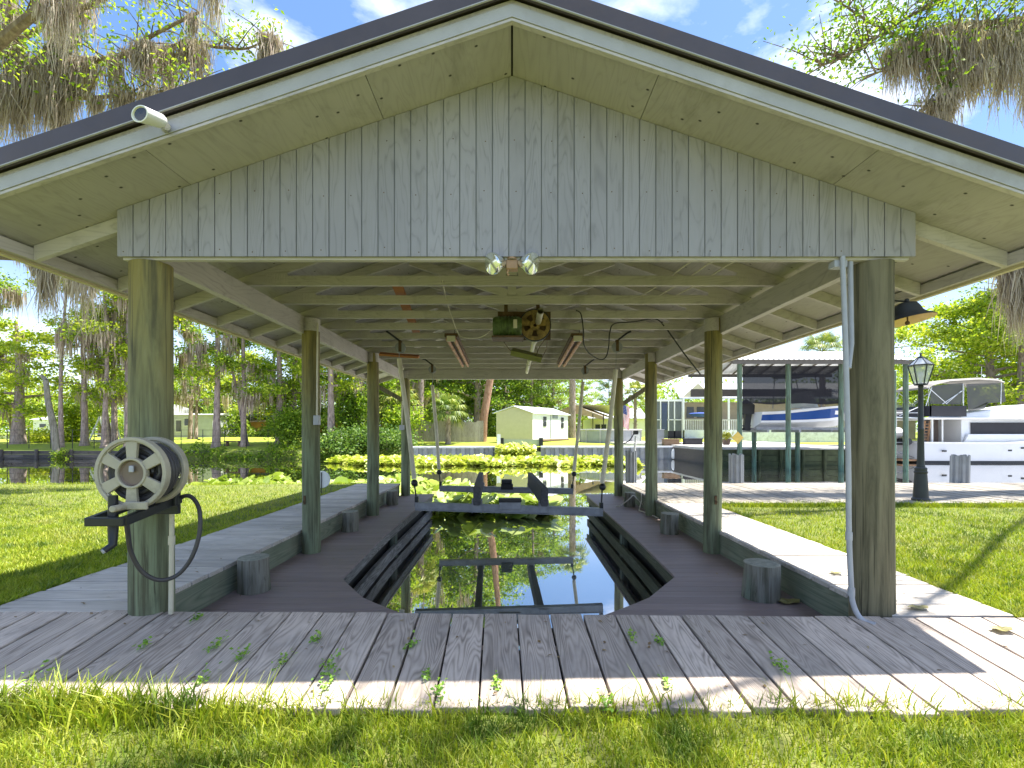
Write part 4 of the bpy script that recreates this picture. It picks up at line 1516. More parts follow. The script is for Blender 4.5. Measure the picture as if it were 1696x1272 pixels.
addg(grass_blades(95000, lambda n: (NR.uniform(-3.2, 3.4, n), NR.uniform(1.05, 2.185, n)), .025, .085, .0028, 'g', keep=patch))
addg(grass_blades(2600, lambda n: (NR.uniform(-2.9, 3.2, n), 2.17 + NR.normal(size=n) * .05), .07, .17, .0036, 'g', keep=lambda x, y: (y < 2.185) & (NR.uniform(0, 1, len(x)) < .35 + .6 * (np.sin(x * 5.3) > -.1))))
# extra tufts on the left
addg(grass_blades(1500, lambda n: (-1.9 + NR.normal(size=n) * .45, 2.1 + NR.normal(size=n) * .05), .08, .2, .0042, 'g', keep=lambda x, y: y < 2.185))


def persp(x0, x1, y0, y1):
    def f(n):
        u = NR.uniform(0, 1, n)
        y = 1 / (1 / y0 + (1 / y1 - 1 / y0) * u)
        return NR.uniform(x0, x1, n) * y, y
    return f


addg(grass_blades(150000, persp(-1.25, -.2, 2.8, 12), .025, .07, .004, 'g', keep=lambda x, y: (x < -3.37) & (y < 11.6)))
addg(grass_blades(110000, persp(.2, 1.3, 2.2, 7.55), .025, .07, .004, 'g', keep=lambda x, y: (x > 3.13) & (y < 7.55)))
# fringe along the walkway edges
addg(grass_blades(5000, lambda n: (-3.37 - np.abs(NR.normal(size=n)) * .03, NR.uniform(3.0, 10.4, n)), .05, .11, .004, 'g'))
addg(grass_blades(5000, lambda n: (3.13 + np.abs(NR.normal(size=n)) * .03, NR.uniform(2.6, 7.5, n)), .05, .10, .004, 'g'))
addg(grass_blades(7000, lambda n: (NR.uniform(3.1, 10, n), 7.54 - np.abs(NR.normal(size=n)) * .05), .05, .12, .0045, 'g'))
gr = nbuild(np.concatenate(Vs), np.concatenate(Fs), 'grass', M['blade'])
tag(gr, kind='stuff')

# broadleaf weeds in the gaps of the apron
WD = [(-1.93, 2.93, .05), (-2.02, 2.62, .05), (-1.62, 2.62, .07), (-1.42, 2.52, .08), (-1.18, 2.46, .07), (-.93, 2.42, .1), (-.88, 2.3, .09), (-1.5, 2.30, .08), (-.42, 2.35, .06),
      (-.34, 2.22, .07), (-.07, 2.3, .05), (.82, 2.66, .05), (.68, 2.72, .05), (.74, 2.3, .05), (1.36, 2.42, .07), (-2.32, 2.3, .13), (.42, 2.14, .1), (-1.1, 2.68, .05), (-.55, 2.62, .06)]
LBW = ['tiny clover weed far left in an apron gap', 'small weed sprig in the gap left of the hose post shadow', 'leafy weed creeping along a left apron gap', 'creeping weed beside the longest left gap',
       'pale clover weed on the left apron boards', 'largest leafy weed clump near the front of the apron left', 'bushy clover clump close to the grass left of centre', 'low weed near the front left grass edge',
       'small dark weed in the gap left of the middle board', 'low weed clump at the grass edge left of the middle board', 'thin weed sprout beside the middle board', 'tiny weed in the far right centre gap',
       'tiny clover pair in the gap right of centre', 'round-leaved weed at the edge of the roof shadow', 'bright yellow-green weed on the sunlit right boards', 'tall wispy weed at the far left grass edge',
       'round pennywort leaf cluster at the right grass edge', 'tiny weed halfway up a left apron gap', 'small sprout in a gap near the slip on the left']
for (x, y, s), lb in zip(WD, LBW):
    z = -(2.985 - y) * .11
    n = int(20 + 200 * s)
    tt = NR.normal(size=n) * s * .55
    c = np.stack([NR.normal(size=n) * s * .22, tt, np.abs(NR.normal(size=n)) * s * .25 + .004 + tt * .11], 1)
    V, Fc = quads(c, .019, .015, 1.2)
    st = MB()
    for k in range(5):
        e = c[k]
        st.tube([(x, y, z - .01), (x + e[0], y + e[1], z + e[2])], .0012, 4)
    o = thing('weed', lb, 'weed', (x, y, z), 'weeds between the apron boards')
    nbuild(V, Fc, 'leaves', M['weed'], o)
    build(st, 'stem', M['weed'], o)
# fallen leaves
for (px, py, d, s, lb) in ((1305, 998, 3.9, .10, 'large curled dry leaf on the lower deck beside the right pile stub'), (1384, 950, 3.55, .05, 'small yellow leaf on the sunlit right walkway'),
                           (1522, 1008, 3.1, .06, 'pale dry leaf on the walkway beside the conduit post'), (1660, 1044, 2.85, .06, 'brown curled leaf at the right end of the apron')):
    zz = -.255 if py == 998 else (.004 if d > 2.95 else -.008)
    d = (ZC - zz) * F / (py - HY)
    x = (px - CX) * d / F
    vs_, fs_ = [(0, 0, .006)], []
    n = 18
    for k in range(n):
        a = 2 * math.pi * k / n
        r = s * (1 + .18 * math.sin(5 * a))
        vs_.append((x * 0 + r * math.cos(a), r * .6 * math.sin(a), .006 + s * .16 * abs(math.sin(a * 2 + .5))))
        fs_.append((0, k + 1, (k + 1) % n + 1))
    o = build(MB().add([Vector(v) + Vector((x, d, zz)) for v in vs_], fs_), 'fallen_leaf', M['deadleaf'], loc=(x, d, zz))
    tag(o, lb, 'leaf', 'fallen leaves')


nl = 520
lx_ = NR.uniform(-3.3, 3.1, nl)
ly_ = NR.uniform(2.2, 8.5, nl)
lz_ = np.where(ly_ < 2.95, -(2.985 - ly_) * .11 + .007, np.where(np.abs(lx_) > 2.5, .008, -.252))
ed = np.array([1.75 if y > 4.8 else 2.0 for y in ly_])
kk = (ly_ < 2.95) | (np.abs(lx_) > 2.5) | ((np.abs(lx_) > ed) & (np.abs(lx_) < 2.3) & (ly_ > 4))
V, Fc = quads(np.stack([lx_, ly_, lz_], 1)[kk], .028, .014, 6.0)
tag(nbuild(V, Fc, 'leaf_litter', leaf_mat('leaf_litter', (.12, .07, .03), (.26, .17, .08), (.42, .33, .16), .1)), kind='stuff')
# ------------------------------------------------------------------ lily pads
def lilies(n, fxy, r0, r1, zlo, zhi, tilt, name, mat, keep):
    x, y = fxy(n)
    k = keep(x, y)
    x, y = x[k], y[k]
    n = len(x)
    r = NR.uniform(r0, r1, n)
    z = WZ + NR.uniform(zlo, zhi, n) * NR.uniform(.3, 1, n)
    a0 = NR.uniform(0, 2 * math.pi, n)
    tx, ty = NR.normal(size=n) * tilt, NR.normal(size=n) * tilt
    ang = np.linspace(.22, 2 * math.pi - .22, 9)
    pts = [np.stack([x, y, z], 1)]
    for i, t in enumerate(ang):
        lx_, ly_ = np.cos(t) * r * 1.12, np.sin(t) * r * .88
        wx, wy = lx_ * np.cos(a0) - ly_ * np.sin(a0), lx_ * np.sin(a0) + ly_ * np.cos(a0)
        pts.append(np.stack([x + wx, y + wy, z + wx * tx + wy * ty + r * .16 * abs(math.sin(t)) + NR.normal(size=n) * .012], 1))
    V = np.stack(pts, 1).reshape(-1, 3)
    base = (np.arange(n) * 10)[:, None, None]
    f = np.array([[0, i, i + 1] for i in range(1, 9)])[None]
    o = nbuild(V, (base + f).reshape(-1, 3), name, mat, smooth=True)
    return tag(o, kind='stuff')


def nearpatch(x, y):
    lim = np.where(x < -1.9, 10.9 + .3 * np.sin(x * 2), 10.55)
    far = np.where(x < -2.5, 15.5 + .8 * np.sin(x * 1.3), 15.5 - 1.2 * (x + 2.5)) + .6 * np.sin(x * 3)
    far = np.where(x > .3, 11.9, far)
    return (y > lim) & (y < far) & (x < 1.0)


lilies(5200, lambda n: (NR.uniform(-9.5, 1.1, n), NR.uniform(10.4, 17, n)), .11, .225, .02, .42, .42, 'lily_pads', M['lily'], nearpatch)
lilies(260, lambda n: (NR.uniform(-14, -7, n), NR.uniform(11.6, 13.2, n)), .10, .22, .02, .2, .4, 'lily_pads', M['lily'], lambda x, y: np.sin(x * 2.1) > -.2)
lilies(13000, lambda n: (NR.uniform(-11, 7, n), NR.uniform(24, 31.5, n)), .08, .17, .02, .36, .45, 'lily_pads', M['lilyfar'],
       lambda x, y: (y > 25.6 + .5 * np.sin(x * 1.7) + np.where(x < -6, (-6 - x) * .45, 0)) & (y < np.where((x > -1.2) & (x < 1.6), 33, 30.8)))
lilies(1100, lambda n: (NR.uniform(-1.0, 1.5, n), NR.uniform(30.5, 35, n)), .1, .22, .5, 1.1, .4, 'lily_pads', M['lilyfar'], lambda x, y: y > 0)

# ------------------------------------------------------------------ trees
# near live oaks whose mossy limbs hang into the picture
def oak(name, label, tx, ty, H, limbs, seed, leaves, leaf, mossn, thick=.42, leafn=None, nclust=60, csr=(.05, .12)):
    rng = np.random.default_rng(seed)
    root = thing(name, label, 'oak tree', (tx, ty, -.1))
    tk = MB()
    base = Vector((tx, ty, -.1))
    tp = [base, base + Vector((.1, 0, .5)), base + Vector((.2, .1, 2.5)), base + Vector((.1, .2, 5)), base + Vector((.3, .1, H * .8)), base + Vector((.2, .3, H * 1.25))]
    tk.tube(catmull(tp, 4), list(np.interp(np.linspace(0, 5, 21), [0, 1, 2, 3, 4, 5], [thick * 1.6, thick * 1.1, thick, thick * .9, thick * .7, .08])), 14)
    mpts, lpts = [], []
    for (pts, r, mw, lw) in limbs:
        c = catmull(pts, 5)
        tk.tube(c, [r * (1 - .75 * i / (len(c) - 1)) for i in range(len(c))], 8)
        for i in range(2, len(c)):
            for _ in range(mw):
                mpts.append(c[i])
            for _ in range(lw):
                q = rng.normal(size=3) * .45
                e = c[i] + Vector((q[0], q[1], abs(q[2]) * .8))
                tk.tube([c[i], c[i].lerp(e, .5) + Vector((0, 0, .05)), e], [.016, .009, .004], 5)
                lpts.append(e)
                lpts.append(c[i].lerp(e, .6))
    build(tk, 'trunk', M['barkoak'], root, smooth=True)
    mp_ = np.array([list(p) for p in mpts])
    mp_ = mp_[rng.permutation(len(mp_))[:nclust]]
    ncl = len(mp_)
    ci = rng.integers(0, ncl, mossn)
    cs = rng.uniform(*csr, ncl)[ci][:, None]
    off = rng.normal(size=(mossn, 3)) * cs * np.array([1.15, 1, .35])
    Lc = (rng.uniform(.25, 1.0, ncl) ** 1.3 * 1.75)[ci]
    rad = np.linalg.norm(off[:, :2], axis=1) / cs[:, 0]
    Ls = Lc * rng.uniform(.4, 1, mossn) * np.clip(1.25 - .4 * rad, .2, 1.1)
    V, Fc = strands(mp_[ci] + off - np.array(list(base)), Ls, rng.uniform(.004, .010, mossn), rng, .2)
    nbuild(V, Fc, 'spanish_moss', M['moss'], root)['kind'] = 'stuff'
    lpn = np.array([list(p) for p in lpts])
    idx = rng.integers(0, len(lpn), leaves)
    c = lpn[idx] + rng.normal(size=(leaves, 3)) * .15 - np.array(list(base))
    V, Fc = quads(c, leaf, leaf * .5, rng=rng)
    nbuild(V, Fc, 'crown', leafn or M['leafA'], root)
    return root


D1 = 9.5
q_ = lambda px, py, d=D1: P(px, py, d)
limbsL = [
    ([q_(-160, 330), q_(-60, 200), q_(15, 130), q_(22, 60), q_(10, -60)], .17, 3, 2),
    ([q_(-200, 260), q_(-40, 170), q_(30, 120), q_(75, 95), q_(95, 60), q_(140, -30)], .13, 3, 1),
    ([q_(10, 140), q_(55, 128), q_(100, 112), q_(130, 100), q_(180, 98), q_(225, 82), q_(250, 60), q_(330, 20)], .10, 5, 1),
    ([q_(70, 150), q_(130, 162), q_(200, 158), q_(260, 152), q_(330, 140)], .05, 3, 2),
    ([q_(260, 90, 10), q_(310, 70, 10), q_(360, 78, 10), q_(410, 80, 10), q_(450, 60, 10)], .05, 3, 2),
    ([q_(-120, 420), q_(-20, 425), q_(50, 430), q_(95, 438), q_(150, 428)], .07, 5, 1),
    ([q_(-150, 180), q_(-60, 120, 8.5), q_(60, 20, 8), q_(160, -40, 8), q_(350, -60, 8)], .12, 3, 3),
    ([(-13.6, 9.8, 6.5), (-10, 9.5, 8.8), (-6.5, 9, 9.8), (-3.2, 8.2, 10.2)], .07, 0, 5),
    ([(-13.6, 9.8, 6), (-10, 7, 8.5), (-6.5, 5.5, 9.8), (-3.5, 4.8, 10)], .06, 0, 4),
    ([q_(-200, 120), q_(-300, 0, 9), q_(-200, -250, 8), q_(0, -420, 7)], .14, 2, 4),
    ([q_(-300, 150), q_(-420, 100, 11), q_(-500, 0, 12), q_(-560, -60, 13)], .13, 2, 4),
    ([q_(-300, 150), q_(-500, 160, 8), q_(-700, 80, 7), q_(-900, 0, 7)], .13, 2, 4),
]
oak('live_oak', 'huge live oak left of the boathouse with mossy limbs reaching over the roof edge', -13.8, 9.8, 9, limbsL, 21, 10000, .09, 21000, .5, nclust=84)
D2 = 9.0
r_ = lambda px, py, d=D2: P(px, py, d)
limbsR = [
    ([r_(1900, 330), r_(1790, 200), r_(1700, 90), r_(1650, 85), r_(1600, 130), r_(1560, 160), r_(1525, 185)], .11, 4, 1),
    ([r_(1900, 250), r_(1750, 60), r_(1640, 40), r_(1560, 55), r_(1500, 70), r_(1480, 88)], .10, 9, 2),
    ([r_(1880, 200), r_(1760, 20), r_(1650, 62), r_(1600, 70), r_(1570, 72)], .09, 7, 1),
    ([r_(1760, 20), r_(1640, -20), r_(1520, 20), r_(1440, 70), r_(1395, 95), r_(1360, 110)], .045, 0, 4),
    ([r_(1700, 60), r_(1600, 70), r_(1500, 110), r_(1450, 120)], .04, 0, 2),
    ([r_(1800, 330), r_(1740, 390), r_(1700, 430), r_(1686, 438)], .05, 6, 0),
    ([r_(1850, 150), r_(1800, -100, 8), r_(1700, -250, 7.5), r_(1560, -360, 7)], .13, 2, 5),
    ([(12.6, 9.3, 6.5), (10, 9.6, 8.3), (7.6, 9.4, 8.9), (6.2, 9, 9.2)], .06, 0, 5),
    ([(12.6, 9.3, 6), (9, 6, 8.2), (5.5, 3.2, 8.8), (2.8, 2.4, 8.8), (.8, 2.0, 8.6), (-.6, 1.9, 8.5)], .05, 0, 5),
    ([r_(1900, 150), r_(2000, 0, 10), r_(2100, -100, 11), r_(2250, -100, 12)], .13, 2, 5),
    ([r_(1900, 150), r_(2100, 80, 8), r_(2300, 0, 7), r_(2500, -50, 6)], .13, 2, 5),
]
oak('live_oak', 'live oak right of the boathouse trailing thick grey moss above the dock', 12.6, 9.3, 9, limbsR, 22, 13000, .085, 22000, .45, nclust=75, csr=(.07, .17))

# prototypes (kept where they first stand)
def bank(px, d):
    x = (px - CX) * d / F
    return x, d, far_z(x, d) - .05


GL = 'trees on the far left bank'
tree_spec = [
    # px, d, proto, rz, scale, label
    (30, 36.5, 'bushy', 0, 1.0, 'bushy lime green tree with thick trunk at the far left bank'),
    (102, 34.5, 'bare', .3, 1.0, 'tall thin dark trunk left of the bent green pole'),
    (140, 35.5, 'cyp', 1.2, 1.0, 'mossy trunk with lime leaves right of the open sky gap'),
    (173, 34.5, 'cyp', 3.0, .92, 'slim reddish trunk left of the white swing'),
    (190, 36.5, 'cyp2', .5, 1.05, 'tall mossy trunk left of the hose reel post'),
    (213, 35, 'cyp', 5.1, 1.05, 'leaning pale trunk touching the hose reel post'),
    (240, 41, 'cyp2', 2.2, 1.0, 'moss draped tree hidden behind the hose reel post'),
    (315, 44, 'cyp2', 4.0, 1.0, 'distant moss draped tree behind the grey shed on the left'),
    (358, 34.6, 'cyp', 2.1, 1.12, 'stout grey trunk with flared base on the far lawn'),
    (403, 34.8, 'cyp2', 5.5, .95, 'forked slender trunk beside the low bench on the far lawn'),
    (462, 36, 'vine', .2, 1.0, 'vine covered trunk with shrubs at its base'),
    (486, 37.5, 'vine', 2.4, 1.0, 'second vine covered trunk just left of the second post'),
    (548, 34.2, 'cyp', .9, 1.15, 'trunk with wide flared roots right of the second left post'),
    (592, 37, 'cyp2', 1.7, 1.05, 'moss hung leaning tree left of the third left post'),
    (645, 39, 'vine', 4.1, 1.0, 'dark tree between the third and rear left posts'),
    (682, 43, 'cyp2', 3.3, 1.0, 'pale forked tree behind the left end of the board fence'),
    (-60, 38, 'cyp2', 2.0, 1.0, 'moss hung tree beyond the left frame edge'),
    (-140, 36, 'cyp', 2.0, 1.0, 'tall tree outside the left edge of the far lawn'),
]
protos = {}
for (px, d, pr, rz, s, lb) in tree_spec:
    if pr not in protos:
        kw = dict(
            bushy=dict(seed=3, H=9.5, r0=.42, base=.22, cr=3.6, limbs=16, leaves=9000, leaf=.24, clump=.7, moss=300, bark_m=M['bark'], leaf_m=M['leafB'], shape='oval', limb_up=.2),
            bare=dict(seed=4, H=17, r0=.15, base=.72, cr=1.6, limbs=7, leaves=700, leaf=.2, clump=.5, moss=900, bark_m=M['bark'], leaf_m=M['leafA'], moss_len=(.8, 2.6)),
            cyp=dict(seed=8, H=19, r0=.20, base=.18, cr=2.9, limbs=18, leaves=6500, leaf=.22, clump=.62, moss=1000, bark_m=M['bark'], leaf_m=M['leafB'], shape='flat', flare=1.9, limb_up=.15),
            cyp2=dict(seed=15, H=20, r0=.18, base=.2, cr=3.3, limbs=18, leaves=6000, leaf=.22, clump=.65, moss=1700, bark_m=M['bark'], leaf_m=M['leafA'], shape='flat', extra_trunks=1, limb_up=.2, moss_len=(1, 3)),
            vine=dict(seed=23, H=19, r0=.24, base=.12, cr=2.4, limbs=20, leaves=8500, leaf=.24, clump=.7, moss=900, bark_m=M['bark'], leaf_m=M['leafA'], shape='flat', limb_up=.05, lean=.03),
        )[pr]
        o = gen_tree('bank_tree', lb, 'tree', group=GL, name_ok=None, **kw) if False else gen_tree('bank_tree', lb, 'tree', group=GL, **kw)
        protos[pr] = o
    else:
        o = copy_tree(protos[pr])
    x, y, z = bank(px, d)
    place(o, x, y, z, rz, s, lb)

# bent bare green pole in the water's edge
a, c = P(95, 752, 32.6), P(76, 630, 32.6)
a.z = -1.0
tag(build(MB().tube([a, a.lerp(c, .4) + Vector((.1, 0, 0)), a.lerp(c, .75) + Vector((-.05, 0, 0)), c], [.22, .2, .17, .15], 10).tube([c, c + Vector((-.3, 0, .35))], [.14, .1], 8), 'dead_trunk', M['stub'], loc=(a.x, 32.6, -.3), smooth=True),
    'broken bare greenish trunk standing at the left far bank waterline', 'dead trunk')

# forest behind the shed: individual tall broadleaf trees
GF = 'tall trees behind the shed'
fo = []
proto_f = {}
spec = [(640, 62), (700, 58), (745, 60), (790, 56), (835, 64), (880, 58), (915, 62), (560, 66), (610, 56), (670, 70), (720, 72), (765, 69), (812, 73), (858, 75), (897, 72), (500, 60), (455, 64), (410, 58), (365, 63), (320, 60), (270, 66), (225, 62), (165, 64), (20, 64), (-40, 60)]
WORDS = ['behind the rear left post', 'behind the board fence left half', 'behind the fan palm', 'just left of the pine trunk', 'above the shed gable', 'above the shed right corner', 'left of the tan canopy',
         'between the second and third left posts', 'right of the third left post', 'in the second row behind the fence', 'in the second row behind the palm', 'in the second row left of the pine', 'in the second row right of the pine',
         'in the back row over the shed roof', 'in the back row left of the canopy', 'behind the second left post', 'behind the vine covered trunks', 'behind the low bench', 'behind the stout grey trunk', 'behind the grey shed', 'behind the hose reel post',
         'right of the hose reel on the far side', 'behind the white swing', 'behind the bushy lime tree', 'beyond the left frame edge']
for i, (px, d) in enumerate(spec):
    k = i % 3 if px > 420 else 3
    lb = 'tall green broadleaf tree ' + WORDS[i]
    if k not in proto_f:
        kw = [dict(seed=31, H=17.5, r0=.34, base=.10, cr=4.2, limbs=26, leaves=15000, leaf=.28, clump=.85, moss=250, bark_m=M['bark'], leaf_m=M['leafF']),
              dict(seed=37, H=16, r0=.30, base=.08, cr=4.6, limbs=26, leaves=15000, leaf=.30, clump=.9, moss=0, bark_m=M['bark'], leaf_m=M['leafA']),
              dict(seed=41, H=19, r0=.32, base=.12, cr=4.0, limbs=26, leaves=14000, leaf=.28, clump=.85, moss=500, bark_m=M['bark'], leaf_m=M['leafF']),
              dict(seed=43, H=9.5, r0=.2, base=.08, cr=3.8, limbs=22, leaves=5200, leaf=.30, clump=.95, moss=700, bark_m=M['bark'], leaf_m=M['leafB'], moss_len=(1, 2.4))][k]
        o = gen_tree('forest_tree', lb, 'tree', group=GF, **kw)
        proto_f[k] = o
    else:
        o = copy_tree(proto_f[k])
    x, y, z = bank(px, d)
    s = rnd.uniform(.92, 1.08) * (1.2 if 540 < px < 870 else (1 if px < 870 else .85))
    place(o, x, y, z, rnd.uniform(0, 6), s, lb)

# undergrowth and farther woods
def mass(name, n, box, leaf, mat, zfun):
    x = NR.uniform(box[0], box[1], n)
    y = NR.uniform(box[2], box[3], n)
    z = zfun(x, y)
    c = np.stack([x, y, z], 1)
    V, Fc = quads(c, leaf, leaf * .6)
    return tag(nbuild(V, Fc, name, mat), kind='stuff')


def und(x, y):
    h = 2.2 + 1.1 * np.sin(x * .55 + 1) + .8 * np.sin(x * 1.7 + y)
    return .35 + np.clip(h, .6, 5) * NR.uniform(0, 1, len(x)) ** .8


mass('undergrowth', 26000, (-46, 7.5, 53, 60), .34, M['leafF'], und)
def far_h(x, y):
    h = np.where(x < -22, 7.5, np.where(x < 8, 13, 8.0)) + 2.5 * np.sin(x * .23) + 1.6 * np.sin(x * .61 + 2)
    h = np.where(x > 60, h + 3, h)
    return .4 + h * NR.uniform(0, 1, len(x)) ** .75


mass('far_woods', 70000, (-130, 140, 84, 112), .62, M['leafF'], far_h)
# right background trees
GRT = 'trees behind the right hand boats'
rspec = [(1080, 74, .50, 'pale lime tree left of the white porch roof'), (1140, 80, .52, 'lime tree above the white porch roof'), (1010, 82, .58, 'yellow green tree above the tan canopy'), (965, 78, .62, 'sparse tree right of the shed roof'), (1195, 86, .6, 'distant tree behind the boat shelter'), (1500, 66, .50, 'low bright tree behind the lamp post')]
for i, (px, d, s, lb) in enumerate(rspec):
    o = copy_tree(proto_f[i % 3])
    o['group'] = GRT
    x, y, z = bank(px, d)
    place(o, x, y, z, i * 1.3, s, lb)
    for ch in [c for c in bpy.data.objects if c.parent == o and c.name.startswith('crown')]:
        if i == 0:
            lm = ch.data.copy()
            lm.materials[0] = M['leafB']
        ch.data = lm if i % 3 == 0 else ch.data
big = gen_tree('shade_tree', 'large bright green spreading tree behind the trawler', 'tree', seed=51, H=12.4, r0=.5, base=.16, cr=7.4, limbs=34, leaves=46000, leaf=.28, clump=.9, moss=0, bark_m=M['bark'], leaf_m=M['leafB'], limb_up=.3)
x, y, z = bank(1640, 42)
place(big, x, y, z, .7, 1.0)
b2 = copy_tree(big)
place(b2, *bank(1790, 46), 2.6, 1.15, 'bright green spreading tree beyond the right frame edge')
tall = gen_tree('moss_tree', 'tall grey trunk hung with moss at the right frame edge', 'tree', seed=57, H=22, r0=.5, base=.45, cr=3.5, limbs=14, leaves=1500, leaf=.25, clump=.7, moss=3500, bark_m=M['bark'], leaf_m=M['leafA'], moss_len=(1, 3))
place(tall, *bank(1692, 39.5), .4, 1.0)


mass('bank_weeds', 5200, (-23, -6.8, 32.3, 33.3), .17, M['leafA'], lambda x, y: -.78 + (.25 + .5 * np.clip(np.sin(x * 1.1) + .5 * np.sin(x * 3.7), 0, 2) + .5 * (y - 32.3)) * NR.uniform(0, 1, len(x)))
# palms
def palm(label, H, r, nf, fl_len, seed, name='cabbage_palm', lean=(0, 0)):
    q = random.Random(seed)
    t = thing(name, label, 'palm', (0, 0, 0), 'palms on the far bank')
    top = Vector((lean[0], lean[1], H))
    tk = MB().tube([(0, 0, -.2), (lean[0] * .3, lean[1] * .3, H * .4), (lean[0] * .7, lean[1] * .7, H * .8), top], [r * 1.15, r, r, r * 1.1], 12)
    for k in range(int(H / .16)):     # boot scars
        z = k * .16
        f = z / H
        a = k * 2.4
        c = Vector((lean[0] * f + math.cos(a) * r, lean[1] * f + math.sin(a) * r, z))
        tk.bar(c - Vector((0, 0, .04)), c + Vector((math.cos(a) * .08, math.sin(a) * .08, .10)), .10, .03)
    build(tk, 'trunk', M['bark'] if lean[0] == 0 else M['bark'], t)
    vs, fs = [], []
    st = MB()
    for k in range(nf):
        az = k * 2.399 + q.uniform(-.2, .2)
        elv = 1.25 - 1.9 * (k / nf) + q.uniform(-.15, .15)
        d = Vector((math.cos(az) * math.cos(elv), math.sin(az) * math.cos(elv), math.sin(elv)))
        c = top + d * fl_len * .55
        st.tube([top, top.lerp(c, .5) + Vector((0, 0, .08)), c], [.03, .022, .014], 5)
        side = d.cross(Vector((0, 0, 1)))
        side.normalize()
        upv = side.cross(d)
        for s in range(26):
            a = (s / 25 - .5) * 3.7
            ld_ = (d * math.cos(a) + side * math.sin(a)).normalized()
            L = fl_len * .6 * (1 - .25 * abs(a) / 1.9) * q.uniform(.85, 1.1)
            mid = c + ld_ * L * .6 + upv * .04
            tip = c + ld_ * L - Vector((0, 0, L * q.uniform(.25, .55)))
            w = ld_.cross(upv).normalized() * .035
            b = len(vs)
            vs += [c, mid - w, mid + w, tip]
            fs += [(b, b + 1, b + 3, b + 2)]
    build(st, 'frond_stalk', M['palm'], t)
    build(MB().add(vs, fs), 'fronds', M['palm'], t)
    return t


p0 = palm('low fan palm in front of the grey board fence', 2.6, .2, 26, 1.7, 61)
place(p0, *bank(742, 37))
p1 = palm('tall palm trunk behind the board fence left end', 9.5, .24, 30, 1.7, 62)
place(p1, *bank(697, 41))
p2 = palm('tall palm whose scarred trunk rises behind the tan canopy', 9.8, .32, 30, 1.9, 63)
place(p2, *bank(948, 49))
p3 = palm('palm with full head rising over the boat shelter roof', 8.4, .25, 34, 2.2, 64)
place(p3, *bank(1362, 45))
p4 = copy_tree(p0)
place(p4, *bank(660, 38), 1, 1.15, 'fan palm partly hidden by the rear left post')
p5 = palm('yellowing slim palm behind the flag', 4.6, .16, 22, 1.3, 66)
place(p5, *bank(1052, 48))
# leaning pine trunk beside the shed
x, y, z = bank(798, 40)
t = thing('pine_tree', 'leaning reddish pine trunk left of the yellow shed', 'pine tree', (x, y, z), None)
build(MB().tube([(x, y, z - .2), (x + .15, y, z + 2), (x + .65, y, z + 5), (x + 1.1, y, z + 8.5), (x + 1.6, y, z + 15)], [.42, .33, .30, .27, .14], 12), 'trunk', M['barkpine'], t, smooth=True)
cc = np.array([[1.5, 0, 14.5]]) + NR.normal(size=(2500, 3)) * np.array([1.6, 1.6, 1.2])
V, Fc = quads(cc, .3, .05)
nbuild(V, Fc, 'crown', M['leafC'], t)


# shrubs
def shrub(label, px, d, rx, rz_, n, leaf, mat, name='shrub', zoff=0, seed=1):
    rng = np.random.default_rng(seed)
    x, y, z = bank(px, d)
    z += zoff
    t = thing(name, label, 'shrub', (x, y, z), 'shrubs on the far bank')
    k = 14
    cen = np.stack([rng.normal(size=k) * rx * .5, rng.normal(size=k) * rx * .35, rng.uniform(.15, .85, k) * rz_], 1)
    c = cen[rng.integers(0, k, n)] + rng.normal(size=(n, 3)) * np.array([rx * .28, rx * .28, rz_ * .16])
    c[:, 2] = np.maximum(c[:, 2], -.3)
    V, Fc = quads(c, leaf, leaf * .55, rng=rng)
    nbuild(V, Fc, 'foliage', mat, t)
    st = MB()
    for p in cen:
        st.tube([(x + rng.normal() * .1, y, z - .1), (x + p[0] * .6, y + p[1] * .6, z + p[2] * .5), (x + p[0], y + p[1], z + p[2])], [.03, .02, .008], 5)
    build(st, 'stems', M['bark'], t)
    return t


shrub('dense green shrub at the foot of the vine covered trunks', 478, 34.3, 1.5, 2.6, 4200, .2, M['leafA'], seed=71)
shrub('dark shrub overhanging the water left of the third post', 590, 33.2, 2.2, 1.9, 5200, .2, M['leafC'], seed=72, zoff=-.3)
shrub('dark shrub overhanging the water right of the third left post', 640, 33.4, 1.9, 1.8, 4800, .2, M['leafC'], seed=73, zoff=-.3)
shrub('tall leafy shrub left of the third left post', 582, 35.5, 1.2, 4.0, 4500, .22, M['leafA'], seed=74)
shrub('lime shrub behind the bent pole at the far left', 122, 40, 1.8, 3.6, 5000, .22, M['leafB'], seed=75)
shrub('low yellow green shrub before the far left cottage', 68, 39, 1.9, 1.1, 2600, .2, M['leafB'], seed=76)
shrub('small waterside plant at the timber wall by the bent pole', 97, 32.4, .35, .7, 350, .16, M['leafA'], seed=77, zoff=-.55)
shrub('broad leaved bush right of the rear left post', 655, 36, 1.4, 2.8, 3600, .24, M['leafA'], seed=78)
shrub('bushy plant growing at the left lawn water edge', 142, 12.1, .55, .35, 420, .16, M['leafA'], seed=79, zoff=-.75)

